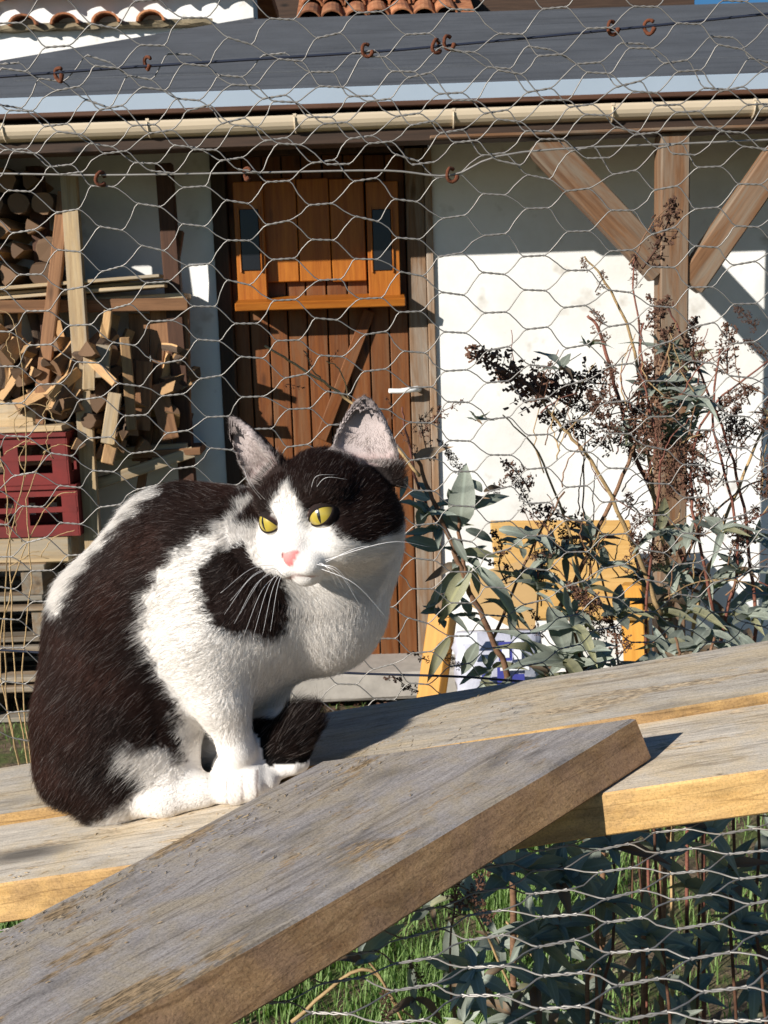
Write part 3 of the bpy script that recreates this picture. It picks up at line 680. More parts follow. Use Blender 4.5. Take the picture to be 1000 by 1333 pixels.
M['ink'] = plain('blue_ink', (0.05, 0.055, 0.26), 0.4, vary=0.1); M['inkw'] = plain('white_ink', (0.72, 0.72, 0.74), 0.4, vary=0.05); M['inkg'] = plain('grey_ink', (0.24, 0.25, 0.30), 0.4, vary=0.1)
Yp = 3.95 - sdp / 2 - 0.016
for (x0, x1, y0, y1, mn) in ((596, 622, 826, 840, 'inkw'), (650, 668, 838, 862, 'ink'), (652, 690, 866, 874, 'inkw'), (648, 664, 870, 898, 'ink'), (670, 680, 834, 860, 'inkw'), (684, 697, 840, 880, 'inkg'), (604, 622, 848, 858, 'inkw'), (600, 618, 866, 874, 'inkw'), (628, 640, 880, 905, 'ink'), (668, 684, 880, 892, 'ink'), (654, 664, 842, 858, 'inkw')):
    yy = Yp - (0.003 if mn == 'inkw' else 0.0)
    a, b = P(x0, y0, yy), P(x1, y1, yy)
    obj('print_block', box_mesh('print_block', abs(b[0] - a[0]), 0.004, abs(a[2] - b[2]), M[mn], bev=0), sack, Matrix.Translation((float(a[0] + b[0]) / 2, float(yy) + 0.02 * 1, float(a[2] + b[2]) / 2)))
# ================================================================== planks
FL, FR = atD(0, 1152, .80), atD(1000, 1003, .72)
pd = nrm(FR - FL); pw = nrm(np.cross([0, 0, 1.0], pd)); pn = np.cross(pd, pw)     # along, across (away), up
def pl(s, w, h=0.0): return FL + pd * s + pw * w + pn * h
TH = 0.029
def plank_mesh(name, poly, t, mats, rng, wob=0.0012, slant=0.0):
    """poly: outline of the top face (local x,y), thickness t downwards; edges finely split so that they wander a little"""
    pts = []
    for (a, b) in zip(poly, poly[1:] + poly[:1]):
        L = math.hypot(b[0] - a[0], b[1] - a[1]); k = max(1, int(L / 0.03))
        for i in range(k):
            f = i / k; pts.append([a[0] + (b[0] - a[0]) * f, a[1] + (b[1] - a[1]) * f])
    pts = np.array(pts)
    bm = bmesh.new()
    k = len(pts)
    sm = np.zeros((k, 2))
    for h in range(2, 9): sm += np.sin(np.arange(k)[:, None] * h * 2 * math.pi / k + rng.uniform(0, 6.28, (1, 2))) * rng.normal(0, wob * .6, (1, 2))
    pts += sm + rng.normal(0, wob * .06, pts.shape)
    vs = [bm.verts.new((x, y, 0)) for x, y in pts]
    f = bm.faces.new(vs)
    if f.normal.z < 0: f.normal_flip()
    bm.normal_update()
    ex = bmesh.ops.extrude_face_region(bm, geom=[f]); low = [g for g in ex['geom'] if isinstance(g, bmesh.types.BMVert)]
    for v in low:
        v.co.z -= t
        if slant and v.co.y < .02: v.co.y -= slant
    bmesh.ops.recalc_face_normals(bm, faces=bm.faces)
    tops = [e for e in bm.edges if e.calc_face_angle(0) > 0.8 and abs(e.verts[0].co.z - e.verts[1].co.z) < t * 0.5]
    bmesh.ops.bevel(bm, geom=tops, offset=0.0014, segments=1, affect='EDGES')
    bmesh.ops.triangulate(bm, faces=[q for q in bm.faces if len(q.verts) > 4])
    me = bpy.data.meshes.new(name); bm.to_mesh(me); bm.free()
    for x in mats: me.materials.append(x)
    for p in me.polygons: p.material_index = 0 if p.normal.z > 0.75 else (1 if p.normal.z > -0.75 else 0)
    return me
prng = np.random.default_rng(4)
Mpl = Matrix(((pd[0], pw[0], pn[0], FL[0]), (pd[1], pw[1], pn[1], FL[1]), (pd[2], pw[2], pn[2], FL[2]), (0, 0, 0, 1)))
S0, S1 = -0.42, 0.98
fp = tag(obj('wooden_plank', plank_mesh('front_plank', [(S0, 0), (S1, 0), (S1, .1155), (S0, .1155)], TH, [M['weathered'], M['sawn']], prng), None, Mpl),
         'weathered plank with bright sawn front edge, lower of the pair the cat sits on', 'plank', 'planks of the cat walk')
RH = 0.0075
rp = tag(obj('wooden_plank', plank_mesh('rear_plank', [(S0, .1165), (S1, .1165), (S1, .242), (.62, .243), (.40, .240), (.2, .243), (S0, .241)], TH, [M['weathered'], M['sawn']], prng), None, Mpl @ Matrix.Translation((0, 0, RH))),
         'weathered plank set slightly higher along the back, beside the wire netting', 'plank', 'planks of the cat walk')
# the slanting plank on top
tA, tB = onplane(0, 1215, FL + pn * (TH + .001), pn), onplane(420, 991, FL + pn * (TH + .001), pn)
tC, tD = onplane(825, 935, FL + pn * (TH + .001), pn), onplane(150, 1333, FL + pn * (TH + .001), pn)
fdir = nrm(tC - tD); fw = np.cross(pn, fdir); fo = tD
loc = lambda p: (float((p - fo) @ fdir), float((p - fo) @ fw))
lA, lB, lC, lD = loc(tA), loc(tB), loc(tC), loc(tD)
ext = 0.35
bd = np.array(lB) - np.array(lA); bd /= np.linalg.norm(bd)
dg = plank_mesh('slanting_plank', [(lD[0] - ext, lD[1]), lC, lB, tuple(np.array(lA) - bd * (ext + 0.10))], TH, [M['grey_plank'], M['rough_edge']], prng, 0.0016, 0.0075)
Mdg = Matrix(((fdir[0], fw[0], pn[0], fo[0]), (fdir[1], fw[1], pn[1], fo[1]), (fdir[2], fw[2], pn[2], fo[2]), (0, 0, 0, 1)))
dp = tag(obj('wooden_plank', dg, None, Mdg), 'grey weathered plank laid slantwise across the others with a rough brown edge', 'plank', 'planks of the cat walk')
# splinters, bark flakes and straw on the slanting plank
mb = MB()
for i in range(420):
    u = prng.random(); band = prng.random() < 0.75
    t = prng.uniform(0.0, 0.42) - 0.02
    wl0 = 0.155 * (0.98 - 0.28 * prng.random() ** 2) if band else prng.uniform(0.01, 0.15)
    if not band and prng.random() < 0.5: continue
    c = np.array([t, wl0, 0.0006]); a = prng.normal(0.0, 0.45); L = prng.uniform(0.0012, 0.0052) * (1 + (prng.random() < .06)); w_ = prng.uniform(0.0002, 0.0005)
    d = np.array([math.cos(a), math.sin(a), prng.uniform(-.05, .15)]); s = np.array([-d[1], d[0], 0]) * w_
    mb.add([c - d * L / 2 - s, c + d * L / 2 - s * .4, c + d * L / 2 + s * .4, c - d * L / 2 + s, c + [0, 0, w_ * 1.2]], [(0, 1, 4), (1, 2, 4), (2, 3, 4), (3, 0, 4)])
sp_ = mb.build('splinters', M['pale'], dp, Mdg); sp_['kind'] = 'stuff'
mb = MB()
for i in range(260):
    c = np.array([prng.uniform(-.0, .40), prng.choice([.108, .118, .01, .06]) + prng.normal(0, 0.012), 0.0004]); a = prng.normal(0, .4); L = prng.uniform(.0015, .006); w_ = prng.uniform(.0002, .0006)
    if not 0.004 < c[1] < .112: continue
    d = np.array([math.cos(a), math.sin(a), .05]); s = np.array([-d[1], d[0], 0]) * w_
    mb.add([c - d * L / 2 - s, c + d * L / 2 - s, c + d * L / 2 + s, c - d * L / 2 + s, c + [0, 0, w_]], [(0, 1, 4), (1, 2, 4), (2, 3, 4), (3, 0, 4)])
sp_ = mb.build('splinters', M['pale'], fp, Mpl); sp_['kind'] = 'stuff'
# trestle posts carrying the planks, beyond the picture's edges
for s in (S0 + 0.06, S1 - 0.06):
    tr = empty('trestle', tuple(pl(s, .12) * [1, 1, 0]), 'rough post and cross bar carrying the ' + ('lower' if s < 0 else 'upper') + ' end of the cat walk', 'trestle')
    a, b = pl(s, -.03, -TH - .028), pl(s, .27, -TH - .028)
    board('cross_bar', a, b, 0.06, 0.055, M['post'], tr, up=pn)
    q = pl(s, .12, -TH - .05); board('post', (q[0], q[1], -.03), q, 0.08, 0.08, M['post'], tr)
q = Mdg @ Vector((lD[0] - ext + 0.06, 0.08, -TH))
tr = empty('trestle', (q.x, q.y, 0), 'rough post carrying the low end of the slanting plank', 'trestle')
board('post', (q.x, q.y, -.03), (q.x, q.y, q.z + .004), 0.07, 0.07, M['post'], tr)

# ================================================================== netting
# profile of the sheet from top to bottom: leans away downwards, then folds forward under the planks
AP = nrm(-pw + np.array([0, 0, .12]))          # netting roof of the run, under the planks and on towards the yard
PROF = [(1.02, 2.05), (1.045, 1.80), (1.065, 1.66), (1.10, 1.48), (1.135, 1.32), (1.16, 1.20), (1.17, 1.11), (1.18, .9), (1.18, .5), (1.18, .02)]
prof_s = smoothline([(0, a, b) for a, b in PROF], 10)[:, 1:]
arc = np.concatenate([[0], np.cumsum(np.linalg.norm(np.diff(prof_s, axis=0), axis=1))])
def sheet(u, v, off=0.0, ph=0.0):
    if ph == 9: 
        return pl(u, .29, -TH - .042) + AP * v + np.array([0, 0, .003 * math.sin(u * 11) * math.sin(v * 17)]) + np.array([0, 0, 0])
    y = np.interp(v, arc, prof_s[:, 0]); z = np.interp(v, arc, prof_s[:, 1])
    y2 = np.interp(v + 0.01, arc, prof_s[:, 0]); z2 = np.interp(v + 0.01, arc, prof_s[:, 1])
    n = nrm([0, z2 - z, -(y2 - y)])            # towards the camera side
    wv = 0.006 * math.sin(u * 9 + ph) * math.sin(v * 7 + ph * 2) + off
    return np.array([u + 0.004 * math.sin(v * 11 + ph), y, z]) + np.array([0, n[1], n[2]]) * wv
def v_of_z(z):
    i = np.argmin(np.abs(prof_s[:60, 1] - z)); return arc[i]
def fence_point(px, py):
    """where the pixel's ray meets the leaning sheet"""
    d = ray(px, py); best = None
    for t in np.linspace(.8, 1.5, 500):
        p = c_o + d * t; y = np.interp(-p[2], -prof_s[:, 1], prof_s[:, 0])
        if p[1] >= y: return p
    return p
def netting(name, u0, u1, v0, v1, off, ph, seed, mats, du=0.0, dv=0.0):
    cx, ry, tl = .0385, .0352, .0195; rg = np.random.default_rng(seed); mb = MB()
    ni = int((u1 - u0) / cx); nj = int((v1 - v0) / ry); node = {}
    for i in range(ni + 1):
        for j in range(nj + 1):
            u = u0 + i * cx + du; v = v0 + (j + .5 * (i % 2)) * ry + dv
            if v > v1: continue
            ju, jv = rg.normal(0, .0015, 2); sk = rg.normal(0, .0012)
            node[i, j] = (u + ju, v + jv, sk)
    for (i, j), (u, v, sk) in node.items():
        a = sheet(u - tl / 2, v + sk, off, ph); b = sheet(u + tl / 2, v - sk, off, ph)
        # the twist: two strands round each other
        d = nrm(b - a); s = nrm(np.cross(d, [0, -1, .3])); q = np.cross(d, s)
        for k in (0, math.pi):
            mb.tube([a + (b - a) * f + .00062 * (math.cos(k + f * 9.4) * s + math.sin(k + f * 9.4) * q) for f in (0, .2, .4, .6, .8, 1)], .00058, 4, False)
        for jj in ((j - 1, j) if i % 2 == 0 else (j, j + 1)):
            if (i + 1, jj) in node:
                u2, v2, s2 = node[i + 1, jj]; c = sheet(u2 - tl / 2, v2 + s2, off, ph)
                mdl = (b + c) / 2 + rg.normal(0, .0009, 3)
                mb.tube([b, b * .75 + mdl * .25 + d * .0012, mdl, c * .75 + mdl * .25 - d * .0012, c], .00057, 4, False)
    return mb.me(name, mats, True)
fence = empty('wire_fence', (0, 1.12, 0), 'hexagonal chicken wire fence hung from tension wires behind the cat', 'fence')
v_up, v_lo = v_of_z(fence_point(500, 66)[2]), v_of_z(fence_point(400, 224)[2])
obj('netting', netting('netting', -.62, .66, v_up, v_of_z(1.0), 0.0, 0.3, 1, M['wire']), fence)
obj('overlapping_netting', netting('overlapping_netting', -.62, .66, 0.02, v_lo + .004, 0.005, 1.7, 2, M['wire'], .013, .009), fence)
lown = empty('wire_netting', (0.1, .8, 1.0), 'chicken wire stretched flat beneath the planks over the shrub and grass', 'netting')
obj('netting', netting('lower_netting', S0 + .1, S1 - .1, 0.0, .56, 0.0, 9, 5, M['wire']), lown)
def wire(name, pts, r, mat, par=fence, sag=0.0):
    P3 = [fence_point(*p) for p in pts]; a, b = P3[0], P3[-1]
    P3 = [a + (P3[0] - P3[1]) * 0] + P3[1:]
    e0 = a + nrm(P3[0] - P3[1]) * ((a[0] + .78) / max(.3, abs(nrm(P3[0] - P3[1])[0]))); e1 = b + nrm(P3[-1] - P3[-2]) * ((.82 - b[0]) / max(.3, abs(nrm(P3[-1] - P3[-2])[0])))
    pts3 = smoothline([e0] + P3 + [e1], 5)
    mb = MB(); mb.tube(pts3, r, 6); return mb.build(name, mat, par, smooth=True)
UP = [(0, 100), (193, 86), (478, 68), (575, 60), (797, 39), (1000, 18)]
LO = [(0, 226), (132, 228), (322, 225), (500, 222), (588, 228), (680, 198), (1000, 182)]
wire('tension_wire', UP, .00125, M['darkwire'])
wire('tension_wire', LO, .0010, M['wire'])
wire('tension_wire', [(300, 866), (450, 876), (600, 881), (720, 890)], .0013, M['darkwire'])
def clip_mesh():
    mb = MB(); pts = [(.0055 * math.cos(a), 0.0012 * math.sin(a * 2), .0068 * math.sin(a)) for a in np.linspace(0.6, 5.9, 16)]
    mb.tube(pts, [.0019, .0021] * 7 + [.0024, .0026], 6); return mb.me('clip', M['rust'], True)
CM = clip_mesh()
for (x, y) in ((78, 98), (193, 83), (478, 66), (568, 61), (584, 56), (797, 37), (845, 36), (132, 233), (322, 227), (588, 228)):
    p = fence_point(x, y) + [0, -.002, 0]
    obj('clip', CM, fence, Matrix.Translation(V(p)) @ Matrix.Rotation(RND.uniform(-.9, .9), 4, 'Z') @ Matrix.Rotation(RND.uniform(-.5, .5), 4, 'Y') @ Matrix.Scale(RND.uniform(.72, .92), 4))
for X in (-.80, .84):
    board('post', (X, 1.14, -.05), (X, 1.03, 2.15), .06, .06, M['post'], fence)
# ================================================================== shrubs
def leaf_mesh(seed, L=1.0, W=0.24, curl=0.25, fold=0.16):
    """lance-shaped leaf along +X, unit length, folded on the midrib and drooping at the tip"""
    rg = random.Random(seed); k = 7; vs = []; fs = []
    for i in range(k + 1):
        t = i / k; w = W * 1.28 * math.sin(math.pi * min(1, t * 0.96 + 0.04)) ** 0.8 * (1 - 0.35 * t)
        z = -curl * t * t + 0.02 * math.sin(t * 7 + seed); wav = 0.07 * math.sin(t * 11 + seed * 2)
        vs += [(t * L, -w, z + fold * w + wav * w * 3), (t * L, 0, z - 0.004), (t * L, w, z + fold * w - wav * w * 3)]
    for i in range(k):
        a = i * 3; b = a + 3
        fs += [(a, a + 1, b + 1, b), (a + 1, a + 2, b + 2, b + 1)]
    return mesh('leaf', vs, fs, M['leaf'], True)
LEAVES = [leaf_mesh(1, W=.16, curl=.25, fold=.3), leaf_mesh(2, W=.13, curl=.5, fold=.5), leaf_mesh(3, W=.19, curl=.12, fold=.15), leaf_mesh(4, W=.10, curl=.75, fold=.9), leaf_mesh(5, W=.21, curl=.35, fold=.35), leaf_mesh(7, W=.12, curl=-.25, fold=.6), leaf_mesh(8, W=.15, curl=.9, fold=.5), leaf_mesh(9, W=.17, curl=.4, fold=.7)]
for sd_, mn_ in ((11, 'leaf2'), (12, 'leaf3')):
    q_ = leaf_mesh(sd_, W=.14, curl=.7, fold=.6); q_.materials.clear(); q_.materials.append(M[mn_]); LEAVES.append(q_)
def head_mesh(seed, dense=1.0):
    """dry panicle along +X, unit length: side twigs with clusters of small open seed capsules"""
    rg = np.random.default_rng(seed); mb = MB(); ax = smoothline([(0, 0, 0), (.35, .02 * rg.normal(), .03), (.7, .04 * rg.normal(), .0), (1, .05 * rg.normal(), -.06)], 5)
    mb.tube(ax, np.linspace(.016, .008, len(ax)), 4)
    nk = int(34 * dense)
    for k in range(nk):
        t = (k + rg.random()) / nk; b = ax[min(len(ax) - 1, int(t * (len(ax) - 1)))]
        R = .25 * (1 - t) ** .7 * dense ** .3 + .05; a = rg.uniform(0, 6.28); d = np.array([.45, math.cos(a), math.sin(a)]); d /= np.linalg.norm(d)
        e = b + d * R * rg.uniform(.6, 1.1); mb.tube([b, e], [.005, .004], 3, False)
        for q in range(rg.integers(4, 8)):
            c = b + (e - b) * rg.uniform(.35, 1.05) + rg.normal(0, .022, 3); s = rg.uniform(.018, .038)
            o = rg.normal(0, 1, 3); o /= np.linalg.norm(o); p1 = nrm(np.cross(o, [.3, .5, .8])); p2 = np.cross(o, p1)
            # capsule splitting in two points
            mb.add([c - o * s * .6, c + p1 * s * .45, c - p1 * s * .45, c + p2 * s * .45, c - p2 * s * .45, c + o * s * 1.5 + p1 * s * .6, c + o * s * 1.5 - p1 * s * .6],
                   [(0, 3, 1), (0, 1, 4), (0, 2, 3), (0, 4, 2), (1, 3, 5), (1, 5, 4), (2, 6, 3), (2, 4, 6), (3, 6, 5), (4, 5, 6)])
    return mb.me('flower_head', M['seed'], False)
HEADS = [head_mesh(1, 1.6), head_mesh(2, 1.0), head_mesh(3, .6), head_mesh(4, .35), head_mesh(5, 1.2)]
br = random.Random(21)
COUNT = {}
def leaf(par, p, d, L, up=None):
    COUNT[par.name] = COUNT.get(par.name, 0) + 1
    if COUNT[par.name] > 298: return
    up = up or (br.uniform(-.6, .6), br.uniform(-.9, .1), 1)
    mt = frame(p, d, up) @ Matrix.Scale(L, 4); obj('leaf', br.choice(LEAVES), par, mt)
def leaf_px(par, a, b, Y, dY=0.0):
    p, q = atY(*a, Y), atY(*b, Y + dY); leaf(par, p, q - p, np.linalg.norm(q - p) * 1.05, (br.uniform(-.3, .3), -1, .6))
def whorl(par, p, d, n, L):
    d = nrm(d); a0 = br.uniform(0, 6.28)
    for k in range(n):
        a = a0 + k * 2.4; s = nrm(np.cross(d, [.31, .95, .2])); q = np.cross(d, s)
        v = d * br.uniform(.15, .95) + (math.cos(a) * s + math.sin(a) * q) * br.uniform(.6, 1.0) + np.array([0, 0, -.12])
        leaf(par, np.asarray(p) - d * L * .12 * (k // 2) * .5, v, L * br.uniform(.55, 1.1), tuple(d + np.array([br.uniform(-.3, .3), -.3, .3])))
def stem(par, pts, r0, r1, mat='stem', name='stem'):
    pts3 = smoothline(pts, 6) if len(pts) > 1 else pts
    k = len(pts3); pts3 = pts3 + np.array([[br.gauss(0, .0012), br.gauss(0, .0012), 0] for _ in range(k)])
    mb = MB(); mb.tube(pts3, np.linspace(r0, r1, k), 6); return mb.build(name, M[mat], par, smooth=True)
def stem_px(par, pts, Y, r0, r1, mat='stem', Y1=None, root=False):
    Y1 = Y1 or Y; k = len(pts)
    P3 = [atY(x, y, Y + (Y1 - Y) * i / max(1, k - 1)) for i, (x, y) in enumerate(pts)]
    if root:
        b = P3[0]; P3 = [np.array([b[0] * .6 + par_xy[par.name][0] * .4, b[1] * .5 + par_xy[par.name][1] * .5, -.02])] + [b * .55 + np.array([par_xy[par.name][0], par_xy[par.name][1], b[2] * .4]) * .45] + P3
    return stem(par, P3, r0, r1, mat)
def head(par, p, d, L, k=None):
    me = HEADS[k] if k is not None else br.choice(HEADS)
    obj('flower_head', me, par, frame(p, d, (br.uniform(-1, 1), br.uniform(-1, 0), 1)) @ Matrix.Scale(L, 4))
def head_px(par, a, b, Y, k=None, dY=0.0):
    p, q = atY(*a, Y), atY(*b, Y + dY); head(par, p, q - p, np.linalg.norm(q - p), k)
M['dark'] = M['darkboard']
par_xy = {}
def shrub(name, px, Y, label):
    X = atY(px, 1100, Y)[0]; o = empty(name, (X, Y, 0), label, 'shrub', 'butterfly bushes along the fence'); par_xy[o.name] = (X, Y); return o
# --- the one beside the door, big grey leaves
s1 = shrub('butterfly_bush', 668, 1.75, 'leafy shrub with large grey-green leaves on a thick brown stem before the sack')
stem_px(s1, [(662, 900), (640, 830), (607, 760), (585, 700), (560, 640), (540, 590)], 1.72, .0065, .003, 'stem', root=True)
stem_px(s1, [(607, 765), (602, 720), (596, 680), (600, 640)], 1.72, .004, .002, 'stem')
stem_px(s1, [(575, 690), (548, 640), (530, 570), (524, 530)], 1.78, .003, .0015, 'redstem')
stem_px(s1, [(640, 835), (668, 770), (700, 700), (735, 640)], 1.80, .003, .0015, 'stem')
stem_px(s1, [(545, 620), (500, 560), (440, 510), (384, 474), (345, 450)], 1.6, .0026, .0016, 'tanstem')
stem_px(s1, [(420, 497), (405, 478), (398, 458)], 1.6, .0012, .0008, 'tanstem'); stem_px(s1, [(455, 520), (440, 480), (425, 470)], 1.6, .0012, .0008, 'tanstem')
for a, b in (((372, 500), (398, 505)), ((405, 478), (396, 455)), ((430, 470), (441, 455)), ((512, 545), (505, 515)), ((536, 560), (565, 530)), ((545, 600), (520, 560))): head_px(s1, a, b, 1.6 if a[0] < 500 else 1.78, 3)
for a, b in (((616, 737), (686, 790)), ((613, 738), (572, 800)), ((612, 738), (568, 770)), ((574, 714), (528, 700)), ((599, 686), (604, 616)), ((609, 664), (658, 636)), ((606, 690), (648, 700)), ((600, 690), (566, 660)), ((596, 735), (560, 745)), ((612, 742), (632, 770)), ((590, 700), (610, 735)), ((575, 760), (555, 800)), ((580, 775), (548, 790)), ((600, 720), (640, 716)), ((585, 830), (560, 870)), ((622, 836), (600, 880)), ((560, 650), (532, 640)), ((556, 655), (540, 690)), ((560, 650), (545, 615)), ((630, 640), (655, 628)), ((628, 640), (612, 622)), ((530, 620), (520, 650)), ((540, 600), (560, 580)), ((650, 690), (690, 690))):
    leaf_px(s1, a, b, 1.72, br.uniform(-.04, .03))
for (x, y) in ((570, 690), (604, 722), (592, 655), (556, 668), (612, 800), (575, 800), (638, 870), (690, 700)):
    whorl(s1, atY(x, y, 1.72 + br.uniform(-.03, .06)), (br.uniform(-.4, .4), -.2, 1), 6, .055)
for a, b in (((560, 545), (605, 520)), ((548, 570), (575, 528)), ((590, 600), (570, 570)), ((600, 615), (582, 585)), ((560, 600), (545, 540)), ((640, 650), (660, 615)), ((720, 700), (680, 655)), ((735, 712), (690, 725)), ((690, 660), (665, 615)), ((712, 770), (700, 730)), ((660, 760), (640, 690)), ((560, 860), (530, 850)), ((545, 900), (500, 880)), ((600, 870), (575, 850)), ((705, 830), (690, 790))):
    head_px(s1, a, b, 1.80 + br.uniform(-.06, .06), br.choice([1, 2, 2, 3]))
for (x, y, n, L) in ((700, 765, 7, .06), (722, 722, 6, .055), (760, 765, 7, .06), (790, 735, 6, .055), (664, 795, 6, .06), (806, 800, 7, .06), (742, 800, 7, .065), (680, 712, 5, .05), (770, 700, 5, .05)):
    whorl(s1, atY(x, y, 1.78 + br.uniform(-.05, .08)), (br.uniform(-.4, .4), -.25, 1), n, L)
# --- the thicket before the post
s2 = shrub('butterfly_bush', 850, 1.95, 'tall thicket of brown seed heads and bare stems before the timber post')
for pts, r0, r1, mt in (
    ([(725, 830), (748, 760), (775, 700), (818, 603), (850, 520), (875, 440)], .0060, .0022, 'stem'),
    ([(904, 760), (868, 680), (827, 594), (800, 500), (780, 430), (765, 411)], .0055, .0025, 'redstem'),
    ([(860, 800), (820, 700), (770, 600), (726, 550), (688, 498)], .0045, .0018, 'tanstem'),
    ([(880, 780), (850, 640), (827, 459), (789, 368), (760, 334)], .0042, .0015, 'tanstem'),
    ([(940, 830), (960, 700), (930, 560), (938, 454)], .0040, .0016, 'redstem'),
    ([(980, 840), (975, 720), (955, 600), (905, 470), (870, 400)], .0045, .0015, 'redstem'),
    ([(900, 830), (930, 720), (975, 600), (1010, 520)], .0045, .0020, 'tanstem'),
    ([(840, 820), (850, 700), (858, 600), (835, 470), (838, 420)], .0032, .0014, 'redstem'),
    ([(800, 830), (780, 740), (760, 660), (762, 560)], .0030, .0012, 'stem'),
    ([(930, 800), (900, 640), (920, 540), (1000, 470)], .0030, .0014, 'redstem'),
    ([(870, 820), (905, 700), (960, 640), (1005, 620)], .0030, .0014, 'stem'),
    ([(760, 780), (740, 690), (700, 590), (655, 540)], .0030, .0012, 'tanstem'),
    ([(818, 603), (835, 480), (824, 360), (830, 330)], .0024, .0010, 'redstem'),
    ([(820, 345), (850, 290), (880, 262)], .0016, .0008, 'stem')):
    stem_px(s2, pts, 1.95 + br.uniform(-.1, .12), r0, r1, mt, root=pts[0][1] > 815)
for k in range(105):                                # thin side twigs
    x, y = br.uniform(690, 1000), br.uniform(500, 800); a = br.gauss(-1.57, .6); L = br.uniform(40, 120)
    stem_px(s2, [(x, y), (x + math.cos(a) * L * .5 + br.uniform(-6, 6), y + math.sin(a) * L * .5), (x + math.cos(a + .2) * L, y + math.sin(a + .2) * L)], 1.95 + br.uniform(-.15, .15), .0013, .0007, br.choice(['redstem', 'tanstem', 'stem']))
for a, b, k in (((708, 520), (612, 450), 0), ((745, 530), (650, 480), 0), ((790, 500), (690, 500), 0), ((760, 560), (700, 540), 1), ((836, 350), (886, 260), 1), ((828, 375), (826, 330), 2), ((904, 480), (905, 412), 0), ((862, 560), (835, 475), 0), ((850, 500), (870, 420), 1), ((880, 520), (890, 470), 4), ((765, 352), (756, 335), 1), ((775, 380), (790, 350), 3), ((790, 450), (770, 400), 2), ((985, 430), (958, 398), 1), ((1000, 470), (970, 440), 1), ((930, 540), (985, 500), 1), ((900, 600), (940, 570), 2), ((840, 600), (800, 570), 0), ((880, 610), (920, 560), 0), ((860, 650), (900, 620), 4), ((930, 640), (900, 600), 1), ((760, 690), (700, 660), 1), ((770, 730), (730, 690), 1), ((700, 520), (716, 470), 2), ((690, 640), (660, 600), 1), ((820, 700), (850, 660), 1), ((950, 700), (990, 660), 1), ((980, 560), (1005, 520), 1), ((835, 540), (800, 520), 0), ((780, 540), (735, 520), 0), ((860, 720), (820, 690), 2), ((905, 700), (935, 660), 2), ((720, 760), (700, 720), 1), ((780, 800), (745, 770), 0), ((790, 830), (745, 815), 0), ((760, 830), (800, 790), 4), ((815, 850), (790, 800), 0), ((870, 450), (845, 380), 2)):
    head_px(s2, a, b, 1.92 + br.uniform(-.12, .12), k, br.uniform(-.05, .05))
for k in range(30):                                # more seed heads through the thicket
    x, y = br.gauss(865, 70), br.gauss(570, 85)
    if not (640 < x < 1010 and 400 < y < 800): continue
    a = br.gauss(-1.6, .8); L = br.uniform(35, 75)
    head_px(s2, (x, y), (x + math.cos(a) * L, y + math.sin(a) * L), 1.95 + br.uniform(-.2, .2), br.choice([0, 1, 1, 2, 4]), br.uniform(-.05, .05))
for (x, y, n, L) in ((620, 545, 6, .04), (730, 478, 6, .05), (768, 450, 5, .04), (870, 455, 9, .075), (880, 500, 10, .08), (865, 530, 9, .075), (892, 475, 8, .06), (850, 505, 8, .06), (905, 520, 8, .065), (870, 560, 9, .07), (840, 590, 5, .06), (905, 540, 6, .05), (820, 560, 5, .05), (885, 580, 7, .06), (1000, 545, 6, .06), (940, 690, 6, .06), (735, 720, 8, .07), (700, 745, 7, .07), (770, 705, 6, .06), (860, 690, 7, .07), (900, 700, 8, .06), (880, 745, 9, .07), (925, 760, 8, .07), (960, 740, 7, .06), (985, 700, 7, .07), (895, 790, 9, .08), (940, 810, 9, .08), (975, 800, 8, .07), (1000, 770, 7, .08), (860, 800, 8, .07), (840, 760, 6, .06)):
    whorl(s2, atY(x, y, 1.92 + br.uniform(-.1, .12)), (br.uniform(-.4, .4), -.25, 1), n, L * .95)
# --- low grey leaves close to the planks
s3 = shrub('butterfly_bush', 790, 1.62, 'low spreading shrub of felted grey leaves just behind the planks')
for (x, y, n, L) in ((735, 850, 9, .09), (760, 870, 8, .08), (715, 880, 8, .07), (870, 850, 8, .075), (850, 875, 8, .07), (905, 840, 9, .08), (930, 860, 8, .08), (800, 870, 5, .05), (700, 850, 6, .07), (965, 845, 8, .07), (990, 850, 7, .07), (885, 870, 8, .06), (745, 815, 5, .07), (650, 905, 6, .05)):
    whorl(s3, atY(x, y, 1.62 + br.uniform(-.08, .10)), (br.uniform(-.4, .4), -.3, 1), n, L)
for pts in ([(740, 900), (745, 860), (735, 835)], [(880, 900), (885, 860), (880, 830)], [(930, 900), (925, 860), (930, 830)], [(765, 900), (755, 850), (742, 800)]):
    stem_px(s3, pts, 1.62, .004, .002, 'stem', root=True)
# --- shaded foliage below the planks
s4 = shrub('butterfly_bush', 900, 1.75, 'dark shaded shrub growing under the planks behind the lower netting')
for k in range(38):
    x, y = br.uniform(600, 1010), br.uniform(1085, 1400)
    if x < 680 and br.random() < .55: continue
    whorl(s4, atY(x, y, float(np.interp(y, [1080, 1170, 1250, 1400], [1.26, 1.34, 1.5, 1.75])) + br.uniform(-.05, .16)), (br.uniform(-.6, .6), -.4, 1), 7, .058)
for pts in ([(960, 1400), (950, 1200), (955, 1060), (930, 900)], [(880, 1400), (860, 1200), (850, 1060), (830, 900)], [(770, 1400), (800, 1200), (790, 1050), (770, 900)], [(1000, 1400), (985, 1200), (990, 1000)]):
    stem_px(s4, pts, 1.5, .003, .002, 'dark', root=True)
s7 = shrub('butterfly_bush', 820, 1.9, 'deep shaded undergrowth of grey leaves behind the lower shrub')
